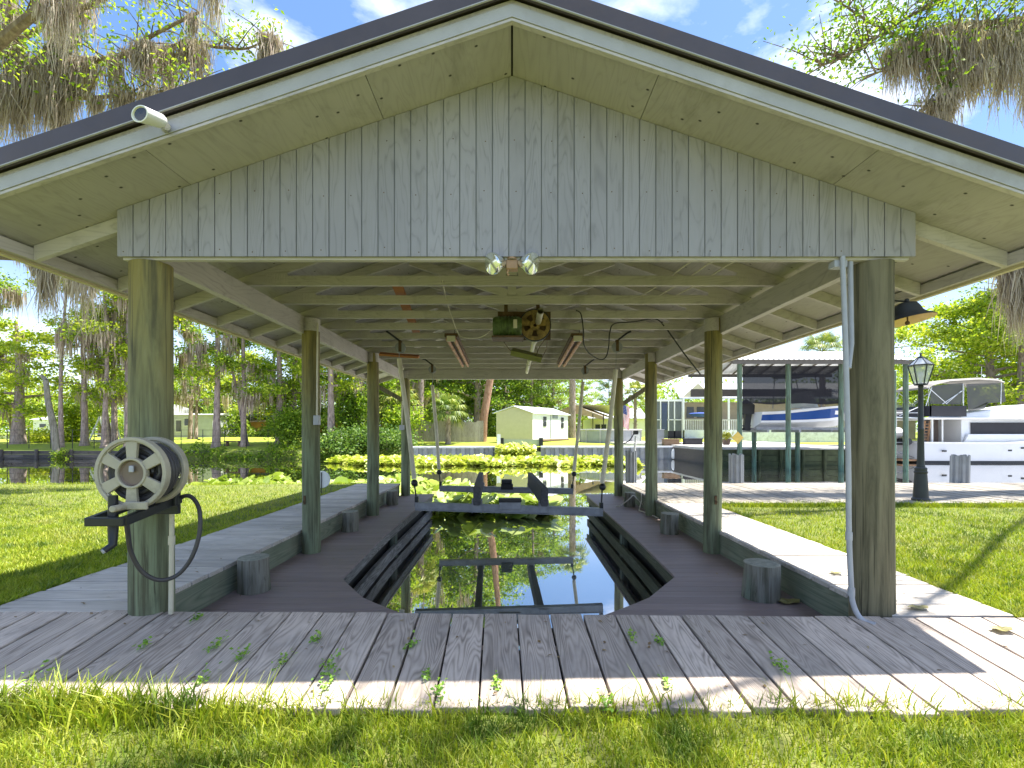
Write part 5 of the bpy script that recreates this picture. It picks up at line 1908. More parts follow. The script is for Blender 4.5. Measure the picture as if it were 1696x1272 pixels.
# ------------------------------------------------------------------ seawalls
def corr_wall(label, x0, x1, y, z1, name='seawall'):
    t = thing(name, label, 'seawall', ((x0 + x1) / 2, y, WZ))
    mb = MB()
    x = x0
    k = 0
    while x < x1 - .05:
        o = 0 if k % 2 else .16
        x2 = min(x + .32, x1)
        mb.add([(x, y + o, -1.4), (x2 - .06, y + o, -1.4), (x2 - .06, y + o, z1 - .12), (x, y + o, z1 - .12)], [(0, 1, 2, 3)])
        o2 = .16 - o
        mb.add([(x2 - .06, y + o, -1.4), (x2, y + o2, -1.4), (x2, y + o2, z1 - .12), (x2 - .06, y + o, z1 - .12)], [(0, 1, 2, 3)])
        x = x2
        k += 1
    build(mb, 'sheet_panels', M['greyvinyl'], t)
    build(MB().box(x0, x1, y - .06, y + .45, z1 - .118, z1), 'cap', M['vinyl'], t, bevel=.01)
    return t


corr_wall('grey corrugated seawall behind the lilies in front of the board fence', -7.0, -.75, 32.5, .10)
corr_wall('grey corrugated seawall below the shed and the round pool', 1.95, 10.85, 32.2, .13)
t = thing('seawall', 'dark timber seawall below the boat shelter', 'seawall', (15.4, 26.3, WZ))
mb = MB()
for k in range(3):
    mb.box(10.85, 20.0, 26.35, 26.45, -.9 + .36 * k, -.9 + .36 * k + .345)
for k in range(8):
    mb.tube([(11.2 + 1.2 * k, 26.28, -1.4), (11.2 + 1.2 * k, 26.28, .1)], .09, 8)
build(mb, 'planks', plain('algae_timber', (.05, .065, .03), .9, scale=3, var=.4), t)
build(MB().box(10.8, 20.05, 26.2, 26.62, .13, .18), 'cap', M['white_trim'], t)
t = thing('seawall', 'low black timber seawall along the far left bank', 'seawall', (-25, 32.8, WZ))
mb = MB()
for k in range(3):
    x = -60
    while x < -22.5:
        L = rnd.uniform(2.2, 3.4)
        mb.box(x, x + L - .02, 32.78 + rnd.uniform(0, .03), 32.9, -.92 + .24 * k, -.92 + .24 * k + .225)
        x += L
for k in range(15):
    mb.tube([(-59 + 2.4 * k, 32.74, -1.4), (-59 + 2.4 * k, 32.74, -.12)], .1, 8)
build(mb, 'planks', M['timberwall'], t)
t = thing('seawall', 'rough timber bank edging under the far lawn trees', 'seawall', (-14, 32.9, WZ))
mb = MB()
x = -17.8
while x < -7.2:
    L = rnd.uniform(.9, 1.8)
    mb.box(x, x + L - .03, 32.85 + rnd.uniform(0, .1), 33.05, -1.0, -.42 + rnd.uniform(-.12, .1))
    x += L
build(mb, 'planks', M['timberwall'], t)
t = thing('seawall', 'concrete seawall behind the trawler', 'seawall', (30, 37.9, WZ))
build(MB().box(20, 90, 37.8, 38.1, -1.2, .06), 'wall_panel', M['white_trim'], t)
build(MB().box(19.9, 20.0, 26.4, 38.1, -1.2, .06), 'side_panel', M['timberwall'], t)
build(MB().box(10.8, 10.9, 26.4, 33.2, -1.2, .06), 'side_panel', M['timberwall'], t)

# ------------------------------------------------------------------ far bank buildings
def rect(px0, px1, py0, py1, d):
    py0, py1 = min(py0, py1), max(py0, py1)
    a, c = P(px0, py1, d), P(px1, py0, d)
    return a.x, c.x, a.z, c.z


# yellow shed
D = 38.5
xl, xc, zb, ze = rect(822, 882, 728, 684, D)
xr = xl + (xc - xl)
zp = P(852, 674, D).z
sh = thing('garden_shed', 'pale yellow lap sided shed with white door side', 'shed', ((xl + xc) / 2, D + 2, zb))
dx, dy = 3.4, 4.6            # the side wall runs back to the right
L_ = Vector((xl, D, zb)); R_ = Vector((xc, D + .0, zb))
def W(u, v, z):               # u along the gable end, v along the door side
    return Vector((xl + (xc - xl) * u + v * dx, D + v * dy, z))


q = MB()
zlist = np.linspace(zb, ze, 17)
for a, c in zip(zlist[:-1], zlist[1:]):
    q.add([W(0, 0, a) - Vector((0, .012, 0)), W(1, 0, a) - Vector((0, .012, 0)), W(1, 0, c), W(0, 0, c)], [(0, 1, 2, 3)])
    q.add([W(0, 0, a) - Vector((0, .012, 0)), W(1, 0, a) - Vector((0, .012, 0)), W(1, 0, a), W(0, 0, a)], [(3, 2, 1, 0)])
gz = np.linspace(ze, zp, 6)
for a, c in zip(gz[:-1], gz[1:]):
    ua, uc = (a - ze) / (zp - ze) / 2, (c - ze) / (zp - ze) / 2
    q.add([W(ua, 0, a) - Vector((0, .012, 0)), W(1 - ua, 0, a) - Vector((0, .012, 0)), W(1 - uc, 0, c), W(uc, 0, c)], [(0, 1, 2, 3)])
build(q, 'gable_wall', M['cream'], sh)
build(MB().add([W(1, 0, zb), W(1, 1, zb), W(1, 1, ze), W(1, 0, ze)], [(0, 1, 2, 3)]).add([W(0, 0, zb), W(0, 1, zb), W(0, 1, ze), W(0, 0, ze)], [(3, 2, 1, 0)]).add([W(0, 1, zb), W(1, 1, zb), W(1, 1, ze), W(.5, 1, zp), W(0, 1, ze)], [(4, 3, 2, 1, 0)]), 'wall', M['white'], sh)
rf = MB()
for u0, u1, z0, z1 in ((-.06, .5, ze - .05, zp + .04), (1.06, .5, ze - .05, zp + .04)):
    a, b_, c, d_ = W(u0, -.03, z0), W(u1, -.03, z1), W(u1, 1.03, z1), W(u0, 1.03, z0)
    up = Vector((0, 0, .06))
    rf.hexa([a, b_, c, d_, a + up, b_ + up, c + up, d_ + up])
build(rf, 'roof', M['whiteroof'], sh)
o_x = Vector((.03, -.02, 0))
hh = ze - zb
for v0, v1, z0, z1 in ((.27, .36, .50, .70), (.27, .36, .72, .88), (.78, .86, .45, .66), (.78, .86, .70, .88)):
    f = build(MB().add([W(1, v0, zb + hh * z0) + o_x, W(1, v1, zb + hh * z0) + o_x, W(1, v1, zb + hh * z1) + o_x, W(1, v0, zb + hh * z1) + o_x], [(0, 1, 2, 3)]), 'window', M['winglass'], sh)
build(MB().add([W(1, .47, zb + hh * .03) + o_x * .6, W(1, .49, zb + hh * .03) + o_x * .6, W(1, .49, zb + hh * .95) + o_x * .6, W(1, .47, zb + hh * .95) + o_x * .6], [(0, 1, 2, 3)])
      .add([W(1, .52, zb + hh * .82) + o_x, W(1, .68, zb + hh * .82) + o_x, W(1, .68, zb + hh * .98) + o_x, W(1, .52, zb + hh * .98) + o_x], [(0, 1, 2, 3)]), 'door_trim', M['greyvinyl'], sh)
build(MB().bar(W(0, 0, zb - .08), W(1, 0, zb - .08), .2, .14).bar(W(1, 0, zb - .08), W(1, 1, zb - .08), .2, .14), 'skid', M['brownwood'], sh)

# board fence
fe = thing('board_fence', 'weathered grey board fence with pointed uneven tops', 'fence', (-6, 38.6, .4))
mb = MB()
x = -8.6
while x < -2.35:
    h = P(0, 697, 38.6).z + rnd.uniform(-.12, .06) - .25 * (x < -7.8)
    mb.box(x, x + .135, 38.6, 38.625, .28, h)
    x += .14
build(mb, 'boards', M['oldfence'], fe)
build(MB().box(-8.6, -2.35, 38.63, 38.68, .8, .9).box(-8.6, -2.35, 38.63, 38.68, 1.5, 1.6), 'rail', M['oldfence'], fe)
# pale gate board across the ramp, with its white post
t = thing('ramp_gate', 'pale green board across the boat ramp with dark end posts', 'gate', (.5, 34, 0))
x0, x1, z0, z1 = rect(832, 896, 741, 728, 34)
build(MB().box(x0, x1, 34, 34.06, z0 - .3, z1), 'panel', M['paleboard'], t)
for px in (831, 896):
    q = P(px, 735, 34)
    build(MB().box(q.x - .14, q.x + .14, 33.85, 34.1, -.3, z1 + .12), 'end_post', M['blackmetal'], t)
q = P(826, 748, 33)
tag(build(MB().box(q.x - .12, q.x + .12, 33, 33.2, -1, P(826, 719, 33).z).box(q.x + .18, q.x + .5, 33.02, 33.2, -1, .1), 'mooring_post', M['white'], loc=(q.x, 33, -.3)), 'white post at the left end of the ramp gate', 'post')

# tan canopy
D = 50
cz = P(0, 688, D).z
ca = thing('canopy', 'tan fabric canopy on thin poles beside the shed', 'canopy', (P(958, 725, D).x, D, .4))
xa, xm, xb = P(917, 0, D).x, P(951, 0, D).x, P(1001, 0, D).x
zp, zl_, zr = P(0, 671, D).z, P(0, 684, D).z, P(0, 690, D).z
mb = MB()
yb = D + 7
for (p0_, p1_) in (((xa, zl_), (xm, zp)), ((xm, zp), (xb, zr))):
    mb.hexa([(p0_[0], D, p0_[1]), (p1_[0], D, p1_[1]), (p1_[0] + 2.6, yb, p1_[1]), (p0_[0] + 2.6, yb, p0_[1]),
             (p0_[0], D, p0_[1] + .04), (p1_[0], D, p1_[1] + .04), (p1_[0] + 2.6, yb, p1_[1] + .04), (p0_[0] + 2.6, yb, p0_[1] + .04)])
mb.add([(xa, D, zl_ - .02), (xm, D, zp - .02), (xb, D, zr - .02), (xb, D, zr - .35), (xm + .3, D, zl_ - .1), (xa, D, zl_ - .3)], [(0, 1, 4, 5), (1, 2, 3, 4)])
mb.add([(xa + .1, D + .1, zl_ - .1), (xa + 2.6, yb, zl_ - .1), (xa + 2.6, yb, zl_ - 1.2), (xa + 1.0, D + 2.5, zl_ - 1.0)], [(0, 1, 2, 3)])
build(mb, 'fabric', M['tan'], ca)
build(MB().add([(xm + .1, D - .05, zp + .06), (xb + 2, D - .05 + 1, zp + .02), (xb + 2.6, yb, zr + .25), (xm + 2.6, yb, zp + .06)], [(0, 1, 2, 3)]), 'white_cover', M['vinyl'], ca)
mb = MB()
for (x, y) in ((xa + .1, D), (xm + .6, D), (xb - .1, D), (xa + 2.6, yb), (xb + 2.5, yb), (xm - .4, D + 3), (xb - 1.2, D)):
    build(MB().tube([(x, y, .3), (x, y, zl_ - .1)], .05, 6), 'pole', M['blackmetal'], ca)

# round pool
D = 37.5
c = P(1022, 734, D)
r = P(1075, 0, D).x - c.x
t = thing('round_pool', 'grey walled above ground round pool on the far bank', 'pool', (c.x, D + r, .2))
zt = P(0, 712, D).z
mb = MB()
n = 48
for k in range(n):
    a0, a1 = 2 * math.pi * k / n, 2 * math.pi * (k + 1) / n
    mb.add([(c.x + r * math.cos(a0), D + r + r * math.sin(a0), .15), (c.x + r * math.cos(a1), D + r + r * math.sin(a1), .15), (c.x + r * math.cos(a1), D + r + r * math.sin(a1), zt), (c.x + r * math.cos(a0), D + r + r * math.sin(a0), zt)], [(0, 1, 2, 3)])
build(mb, 'wall', M['greyvinyl'], t)
mb = MB()
for k in range(0, n, 4):
    a0 = 2 * math.pi * k / n
    mb.box(c.x + r * 1.01 * math.cos(a0) - .05, c.x + r * 1.01 * math.cos(a0) + .05, D + r + r * 1.01 * math.sin(a0) - .05, D + r + r * 1.01 * math.sin(a0) + .05, .15, zt)
mb.tube([(c.x + r * math.cos(2 * math.pi * k / n), D + r + r * math.sin(2 * math.pi * k / n), zt) for k in range(n + 1)], .07, 8)
build(mb, 'rim', M['white_trim'], t)
# small white house behind the pool
D = 58
x0, x1, zb, zt = rect(978, 1068, 722, 694, D)
t = thing('cottage', 'small white cottage behind the tan canopy', 'house', ((x0 + x1) / 2, D, zb))
build(MB().box(x0, x1, D, D + 6, zb - .3, zt), 'wall', M['white'], t)
build(MB().hexa([(x0 - .3, D - .4, zt), (x1 + .3, D - .4, zt), (x1 + .3, D + 3, zt + 1.3), (x0 - .3, D + 3, zt + 1.3), (x0 - .3, D - .4, zt + .1), (x1 + .3, D - .4, zt + .1), (x1 + .3, D + 3, zt + 1.4), (x0 - .3, D + 3, zt + 1.4)]), 'roof', M['whiteroof'], t)
for px in (990, 1000):
    a, c_, z0, z1 = rect(px - 4, px + 4, 717, 703, D - .02)
    build(MB().box(a, c_, D - .04, D - .005, z0, z1), 'window', M['winglass'], t)

tag(build(MB().box(7.6, 19.9, 33.3, 42.3, -.1, .30).box(10.95, 19.9, 26.9, 33.29, -.1, .21), 'patio', plain('pale_concrete', (.55, .53, .50), .9, scale=2)), kind='structure')
# flag on a pole
D = 36
q0, q1 = P(1028, 745, D), P(1028, 650, D)
t = thing('flag', 'striped flag with blue canton hanging beside the rear right post', 'flag', (q0.x, D, q0.z))
build(MB().tube([(q0.x, D, 0), q1], .03, 8), 'pole', M['vinyl'], t, smooth=True)
def fl_pt(u, v):
    x = P(1030, 0, D).x + u * .55 + .06 * v
    return Vector((x + .05 * math.sin(v * 5), D + .09 * math.sin(u * 5 + v * 4), P(0, 668, D).z - v * 1.75 - u * .28))


for mat, rows in ((M['red'], [k for k in range(13) if k % 2 == 0]), (M['white'], [k for k in range(13) if k % 2])):
    mb = MB()
    for k in rows:
        for j in range(10):
            u0, u1 = k / 13, (k + 1) / 13
            v0, v1 = j / 10, (j + 1) / 10
            if k < 7 and 0 and v0 < .4:
                continue
            mb.add([fl_pt(u0, v0), fl_pt(u1, v0), fl_pt(u1, v1), fl_pt(u0, v1)], [(0, 1, 2, 3)])
    build(mb, 'red_stripes' if mat is M['red'] else 'white_stripes', mat, t)
mb = MB()
for i in range(4):
    for j in range(4):
        e = Vector((0, -.012, 0))
        u0, u1, v0, v1 = .0 + .54 * i / 4, .54 * (i + 1) / 4, .42 * j / 4, .42 * (j + 1) / 4
        mb.add([fl_pt(u0, v0) + e, fl_pt(u1, v0) + e, fl_pt(u1, v1) + e, fl_pt(u0, v1) + e], [(0, 1, 2, 3)])
cn = build(mb, 'canton', M['blue'], t)
mb = MB()
for i in range(5):
    for j in range(6):
        p_ = fl_pt(.05 + .11 * i, .03 + .065 * j) + Vector((0, -.02, 0))
        s = .016
        mb.add([p_ + Vector((math.cos(a) * s, 0, math.sin(a) * s)) for a in (1.57, 2.83, 4.08, 5.34, .31)], [(0, 1, 2, 3, 4)])
build(mb, 'stars', M['white'], cn)

# screened porch house
D = 44
t = thing('porch_house', 'beige house with screened porch and white metal roof', 'house', (P(1180, 735, D).x, D, .4))
x0, x1, zb, zt = rect(1130, 1420, 738, 664, D)
build(MB().box(x0, x1, D + 2, D + 9, zb, zt), 'wall', M['beige'], t)
xr0, xr1, zr0, zr1 = rect(1122, 1480, 661, 642, D)
rf = MB().hexa([(xr0, D - .6, zr0 - .02), (xr1, D - .6, zr0 - .02), (xr1, D + 5, zr1 + .75), (xr0 + 1.2, D + 5, zr1 + .75), (xr0, D - .6, zr0 + .12), (xr1, D - .6, zr0 + .12), (xr1, D + 5, zr1 + .9), (xr0 + 1.2, D + 5, zr1 + .9)])
build(rf, 'roof', M['whiteroof'], t)
build(MB().add([(xr0 + .1, D - .5, zr0), (xr0 + 3.4, D - .5, zr0), (xr0 + 1.7, D - .5, zr1 + .35)], [(0, 1, 2)]), 'gable_trim', plain('pale_yellow', (.55, .5, .33)), t)
# porch cage
x0, x1, zb, zt = rect(1082, 1130, 738, 663, D - 1)
po = build(MB().box(x0, x1, D - .95, D - .93, zb, zt), 'porch_screen', M['porchscreen'], t)
mb = MB()
for px in (1083, 1094, 1107, 1117, 1130):
    a = P(px, 0, D - 1).x
    mb.box(a - .05, a + .05, D - 1.05, D - .97, zb, zt)
mb.box(x0 - .1, x1 + .2, D - 1.06, D - .96, zt - .1, zt + .08).box(x0, x1, D - 1.05, D - .97, P(0, 696, D - 1).z, P(0, 694.5, D - 1).z)
build(mb, 'screen_frame', M['white'], po)
a, c_, z0, z1 = rect(1096, 1105, 712, 668, D - 1.1)
build(MB().box(a, c_, D - 1.1, D - 1.06, z0, z1), 'screen_door', plain('dark_blue_door', (.04, .06, .12), .5), t)
# deck skirt and railing
zk0, zk1 = P(0, 740, D - 1.5).z, P(0, 712, D - 1.5).z
xs0, xs1 = P(1134, 0, D - 1.5).x, P(1400, 0, D - 1.5).x
build(MB().box(xs0, xs1, D - 1.5, D - 1.4, zk0 - .3, zk1), 'deck_skirt', M['vinyl'], t)
build(MB().box(xs0, xs1, D - 1.4, D + 2, zk1 - .1, zk1 - .02), 'porch_floor', M['greyvinyl'], t)
zr_ = P(0, 695, D - 1.5).z
mb = MB().box(xs0, xs1, D - 1.5, D - 1.44, zr_ - .05, zr_)
x = xs0
while x < xs1:
    mb.box(x, x + .04, D - 1.49, D - 1.45, zk1, zr_ - .05)
    x += .16
build(mb, 'railing', M['white'], t)
for px in (1132, 1207, 1246, 1330):
    a = P(px, 0, D - 1.45).x
    build(MB().box(a - .07, a + .07, D - 1.5, D - 1.36, zk1, zr0), 'porch_column', M['white'], t)
for px in (1143, 1160, 1236):
    a, c_, z0, z1 = rect(px - 6, px + 6, 692, 674, D + 2)
    build(MB().box(a, c_, D + 1.96, D + 1.995, z0, z1), 'window', M['winglass'], t)
# covered blue item on the porch deck
q = P(1152, 690, D - 2)
tag(build(MB().lathe([(.001, -.12), (.5, -.1), (.95, .15), (.8, .22), (.001, .28)], q + Vector((.4, 0, .1)), n=16), 'covered_kayak', M['bluecover'], loc=q, smooth=True), 'blue covered boat bow showing above the porch railing', 'kayak')

# things on the right far bank edge
def crate(label, px0, px1, py0, py1, d, mat, name, cat, depth=.5):
    x0, x1, zb, zt = rect(px0, px1, py0, py1, d)
    t = thing(name, label, cat, ((x0 + x1) / 2, d, zb))
    build(MB().box(x0, x1, d, d + depth, zb, zt - .06), 'body', mat, t, bevel=.02)
    build(MB().box(x0 - .03, x1 + .03, d - .03, d + depth + .03, zt - .058, zt), 'lid', mat, t, bevel=.015)


crate('black storage box on the seawall left of the second right post', 1135, 1164, 726, 741, 32.6, M['darkcanvas'], 'storage_box', 'box')
crate('low brown chest on the seawall near the round pool', 1100, 1126, 727, 738, 32.8, M['brownwood'], 'chest', 'chest')
crate('grey bin beside the round pool', 1085, 1100, 711, 735, 34, M['greyvinyl'], 'bin', 'bin')
q = P(1203, 737, 28)
t = thing('flower_pot', 'terracotta pot of yellow flowers on the seawall', 'flower pot', q)
build(MB().lathe([(.001, 0), (.17, 0), (.27, .36), (.29, .36), (.27, .33), (.001, .32)], q, n=20), 'pot', M['pot'], t, smooth=True)
cc = NR.normal(size=(420, 3)) * np.array([.2, .2, .12]) + np.array([0, 0, .52])
V, Fc = quads(cc, .1, .08)
nbuild(V, Fc, 'flowers', leaf_mat('yellow_flower', (.4, .4, .02), (.6, .58, .05), (.7, .7, .15)), t)
q = P(1150, 752, 32)
tag(build(MB().lathe([(.001, -.3), (.1, -.28), (.16, -.15), (.16, .2), (.1, .34), (.04, .4), (.001, .42)], P(1116, 753, 31.9), n=16), 'fender', M['white'], loc=P(1116, 753, 31.9), smooth=True), 'white boat fender hanging on the corrugated seawall', 'fender')
# metal chairs by the wall
for i, (px, lb) in enumerate(((1114, 'dark patio chair near the round pool'), (1124, 'dark patio chair left of the black storage box'))):
    q = P(px, 736, 33.4)
    t = thing('patio_chair', lb, 'chair', q, 'patio chairs on the far bank')
    build(MB().box(q.x - .25, q.x + .25, q.y - .25, q.y + .25, q.z + .40, q.z + .44), 'seat', M['blackmetal'], t)
    build(MB().box(q.x - .25, q.x + .25, q.y + .22, q.y + .25, q.z + .44, q.z + .95), 'backrest', M['blackmetal'], t)
    for sx_ in (-.22, .22):
        for sy in (-.22, .22):
            build(MB().tube([(q.x + sx_, q.y + sy, q.z - .1), (q.x + sx_, q.y + sy, q.z + .42)], .02, 6), 'leg', M['blackmetal'], t)

# ------------------------------------------------------------------ covered boat lift on the right
D = 23.0
bs = thing('boat_shelter', 'green post boat shelter with pale metal roof and dark mesh screens', 'boat shelter', (14.5, D + 1.5, WZ))
zr = P(0, 598, D).z
for px, d in ((1225, D), (1305.5, D), (1393, D), (1500, D), (1249, 26.0), (1321, 26.0), (1480, 26.0)):
    q = P(px, 700, d)
    build(MB().tube([(q.x, d, -1.6), (q.x, d, (zr - .1) if d == D or px == 1480 else 1.2)], .115 if d == D else .12, 12), 'post', M['pile_green'], bs, smooth=True)
xa, xb = P(1203, 0, D).x, P(1502, 0, D).x
yr0, yr1 = D - .55, D + 5.4
rf = MB()
n = 120
zr1 = P(0, 585.5, 26).z
rows = []
for (y, z) in ((yr0, zr), ((yr0 + yr1) / 2, zr1), (yr1, zr)):
    for k in range(n + 1):
        rows.append((xa + (xb - xa) * k / n, y, z + .02 * math.sin(k * 1.9)))
for r_i in range(2):
    for k in range(n):
        a = r_i * (n + 1) + k
        rf.f.append((a, a + 1, a + n + 2, a + n + 1))
rf.v = rows
build(rf, 'roof', M['whiteroof'], bs, smooth=True)
mb = MB()
for y in (yr0 + .1, D + .05, D + 2.4, yr1 - .15):
    z = np.interp(y, [yr0, (yr0 + yr1) / 2, yr1], [zr, zr1, zr]) - .14
    mb.box(xa + .1, xb - .1, y - .03, y + .03, z - .09, z + .09)
x = xa + .3
while x < xb:
    for (y0_, z0_, y1_, z1_) in ((yr0 + .1, zr - .07, (yr0 + yr1) / 2, zr1 - .09), ((yr0 + yr1) / 2, zr1 - .09, yr1 - .1, zr - .07)):
        mb.bar((x, y0_, z0_), (x, y1_, z1_), .05, .1)
    x += .8
mb.box(xa + .2, xb - .2, D + 5.1, D + 5.15, zr - 1.35, zr - .9)
build(mb, 'roof_framing', plain('grey_framing', (.13, .115, .10), .8), bs)
mb = MB()
for a, c_ in ((1230, 1301), (1310, 1389)):
    x0, x1, z0, z1 = rect(a, c_, 669, 606, D - .02)
    k_ = 14
    for k in range(k_):
        u0, u1 = k / k_, (k + 1) / k_
        f_ = lambda u: .03 * math.sin(u * 9)
        mb.add([(x0 + (x1 - x0) * u0, D - .02 + f_(u0), z0 + .03 * math.sin(u0 * 7)), (x0 + (x1 - x0) * u1, D - .02 + f_(u1), z0 + .03 * math.sin(u1 * 7)), (x0 + (x1 - x0) * u1, D - .02, z1), (x0 + (x1 - x0) * u0, D - .02, z1)], [(0, 1, 2, 3)])
build(mb, 'mesh_screen', M['screen'], bs)
a, c_, z0, z1 = rect(1243, 1400, 712, 708, 24.6)
mb = MB().box(a, c_, 24.0, 24.15, z0, z1).box(a, c_, 25.2, 25.35, z0, z1)
for px in (1250, 1300, 1350, 1392):
    x = P(px, 0, 24.6).x
    mb.box(x - .05, x + .05, 23.3, 25.8, z0 - .12, z0)
build(mb, 'lift_rail', M['galv'], bs)
q = P(1222, 725, D - .13)
sg = build(MB().add([q + Vector((0, 0, .3)), q + Vector((.28, 0, 0)), q + Vector((0, 0, -.3)), q + Vector((-.28, 0, 0)), q + Vector((0, .03, .3)), q + Vector((.28, .03, 0)), q + Vector((0, .03, -.3)), q + Vector((-.28, .03, 0))],
                    [(0, 3, 2, 1), (4, 5, 6, 7), (0, 1, 5, 4), (1, 2, 6, 5), (2, 3, 7, 6), (3, 0, 4, 7)]), 'warning_sign', M['yellow'], loc=q)
tag(sg, 'small yellow diamond sign on the shelter post', 'sign')

# runabout on the lift
def hull(sections, closed=True):
    """sections: list of (x, [(y,z)...]) port-to-starboard outline; lofted"""
    mb = MB()
    n = len(sections[0][1])
    for x, pr in sections:
        for (y, z) in pr:
            mb.v.append((x, y, z))
    for i in range(len(sections) - 1):
        for k in range(n - 1):
            a = i * n + k
            mb.f.append((a, a + n, a + n + 1, a + 1))
    mb.f.append(tuple(range(n)))
    mb.f.append(tuple(range((len(sections) - 1) * n, len(sections) * n))[::-1])
    return mb


def sec(x, w, zk, zc, zs, yc):
    """half outline mirrored: keel zk, chine zc, sheer zs"""
    half = [(0, zk), (w * .82, zc), (w, zs)]
    pts = [(yc - a, z) for a, z in half[::-1]] + [(yc + a, z) for a, z in half[1:]]
    return x, pts


D = 24.7
xs0, xs1 = P(1262, 0, D - .9).x, P(1398, 0, D - .9).x + .8
zk = P(0, 709, D - .9).z
Z = lambda py: P(0, py, D - .95).z
bt = thing('motor_boat', 'blue and white motor boat on the shelter lift', 'boat', ((xs0 + xs1) / 2, D, zk))
L = xs1 - xs0
st = [(0, .95, 0, .28, Z(682) - zk), (.2, 1.0, 0, .28, Z(681) - zk), (.45, 1.02, 0, .30, Z(677) - zk), (.7, .95, .02, .36, Z(673) - zk), (.88, .65, .1, .48, Z(671) - zk), (1.0, .05, .5, .8, Z(670) - zk)]
build(hull([sec(xs0 + L * t, w_, zk + a, zk + b_, zk + c_, D) for t, w_, a, b_, c_ in st]), 'hull', M['gelcoat'], bt, smooth=True)
mb = MB()
for (t0, w0, a0, b0, c0), (t1, w1, a1, b1, c1) in zip(st[:-2], st[1:-1]):
    f0, f1 = .30, .78 if t0 > .3 else .62
    fr0 = .72 + .18 * t0
    fr1 = .72 + .18 * t1
    pa = lambda t, w_, b_, c_, f: Vector((xs0 + L * t, D - (w_ * .82 + w_ * .18 * f) - .012, zk + b_ + (c_ - b_) * f))
    mb.add([pa(t0, w0, b0, c0, .18), pa(t1, w1, b1, c1, .18), pa(t1, w1, b1, c1, fr1), pa(t0, w0, b0, c0, fr0)], [(0, 1, 2, 3)])
build(mb, 'blue_band', M['bluehull'], bt)
zc_ = zk + Z(674) - zk
build(MB().hexa([(xs0 + L * .45, D - .6, zc_), (xs0 + L * .62, D - .6, zc_), (xs0 + L * .62, D + .6, zc_), (xs0 + L * .45, D + .6, zc_), (xs0 + L * .47, D - .5, zc_ + .75), (xs0 + L * .56, D - .5, zc_ + .85), (xs0 + L * .56, D + .5, zc_ + .85), (xs0 + L * .47, D + .5, zc_ + .75)]), 'console', M['gelcoat'], bt, bevel=.03)
mb = MB()
for yy in (-.8, .8):
    mb.tube([(xs0 + L * .3, D + yy, zc_), (xs0 + L * .32, D + yy, zc_ + 1.6), (xs0 + L * .55, D + yy, zc_ + 1.6), (xs0 + L * .62, D + yy, zc_)], .025, 6)
    mb.tube([(xs0 + L * .62, D + yy * .9, zc_ + .25), (xs0 + L * .95, D + yy * .3, zc_ + .35)], .02, 6)
build(mb, 'rail', M['galv'], bt, smooth=True)
build(MB().box(xs0 + L * .3, xs0 + L * .58, D - .85, D + .85, zc_ + 1.6, zc_ + 1.68), 'top_canvas', M['darkcanvas'], bt, bevel=.03)
oz = zk + .25
ob = build(hull([(xs0 - .62, [(D - .2, oz + .5), (D - .24, oz + 1.0), (D, oz + 1.1), (D + .24, oz + 1.0), (D + .2, oz + .5)]), (xs0 - .35, [(D - .26, oz + .45), (D - .3, oz + 1.1), (D, oz + 1.25), (D + .3, oz + 1.1), (D + .26, oz + .45)]), (xs0 - .02, [(D - .2, oz + .5), (D - .24, oz + .95), (D, oz + 1.05), (D + .24, oz + .95), (D + .2, oz + .5)])]), 'outboard_motor', M['black'], bt, smooth=True)
build(MB().hexa([(xs0 - .48, D - .08, oz - .35), (xs0 - .2, D - .08, oz - .35), (xs0 - .2, D + .08, oz - .35), (xs0 - .48, D + .08, oz - .35), (xs0 - .42, D - .12, oz + .5), (xs0 - .1, D - .12, oz + .5), (xs0 - .1, D + .12, oz + .5), (xs0 - .42, D + .12, oz + .5)]).box(xs0 - .75, xs0 - .15, D - .12, D + .12, oz - .16, oz - .1).tube([(xs0 - .6, D, oz - .3), (xs0 - .15, D, oz - .3)], [.05, .09], 8), 'lower_unit', M['black'], ob)
mb = MB()
for k in range(3):
    a = k * 2.1
    mb.add([(xs0 - .62, D, oz - .3), (xs0 - .60, D + .2 * math.cos(a), oz - .3 + .2 * math.sin(a)), (xs0 - .66, D + .2 * math.cos(a + .7), oz - .3 + .2 * math.sin(a + .7))], [(0, 1, 2)])
build(mb, 'propeller', M['black'], ob)

# ------------------------------------------------------------------ trawler
D = 28.3
T = lambda px, py, dy=0: Vector(((px - CX) * D / F, D + dy, ZC + (HY - py) * D / F))
x0 = T(1528, 0).x
x1 = x0 + 12.5
tw = thing('trawler', 'white cabin trawler with grey canvas flybridge moored at the right', 'boat', ((x0 + x1) / 2, D + 1.9, WZ))
zs = T(0, 733).z
yc = D + 1.9
hs = []
for t, w_, zs_ in ((0, 1.75, zs), (.15, 1.9, zs - .02), (.4, 1.95, zs - .03), (.6, 1.85, zs + .10), (.8, 1.3, zs + .45), (.93, .6, zs + .75), (1.0, .05, zs + .95)):
    x = x0 + 12.5 * t
    hs.append((x, [(yc - w_, zs_), (yc - w_ * .97, WZ + .12), (yc - w_ * .9, WZ - .25), (yc, WZ - .6), (yc + w_ * .9, WZ - .25), (yc + w_ * .97, WZ + .12), (yc + w_, zs_)]))
build(hull(hs), 'hull', M['trawlhull'], tw, smooth=True)
mb = MB()
for (xa, pa), (xb, pb) in zip(hs[:-1], hs[1:]):
    for s, k in ((-1, 0), (1, 6)):
        mb.bar((xa, pa[k][0], pa[k][1]), (xb, pb[k][0], pb[k][1]), .12, .09)
mb.bar((x0, yc - 1.75, zs), (x0, yc + 1.75, zs), .12, .09)
build(mb, 'rub_rail', M['white'], tw)
mb = MB()
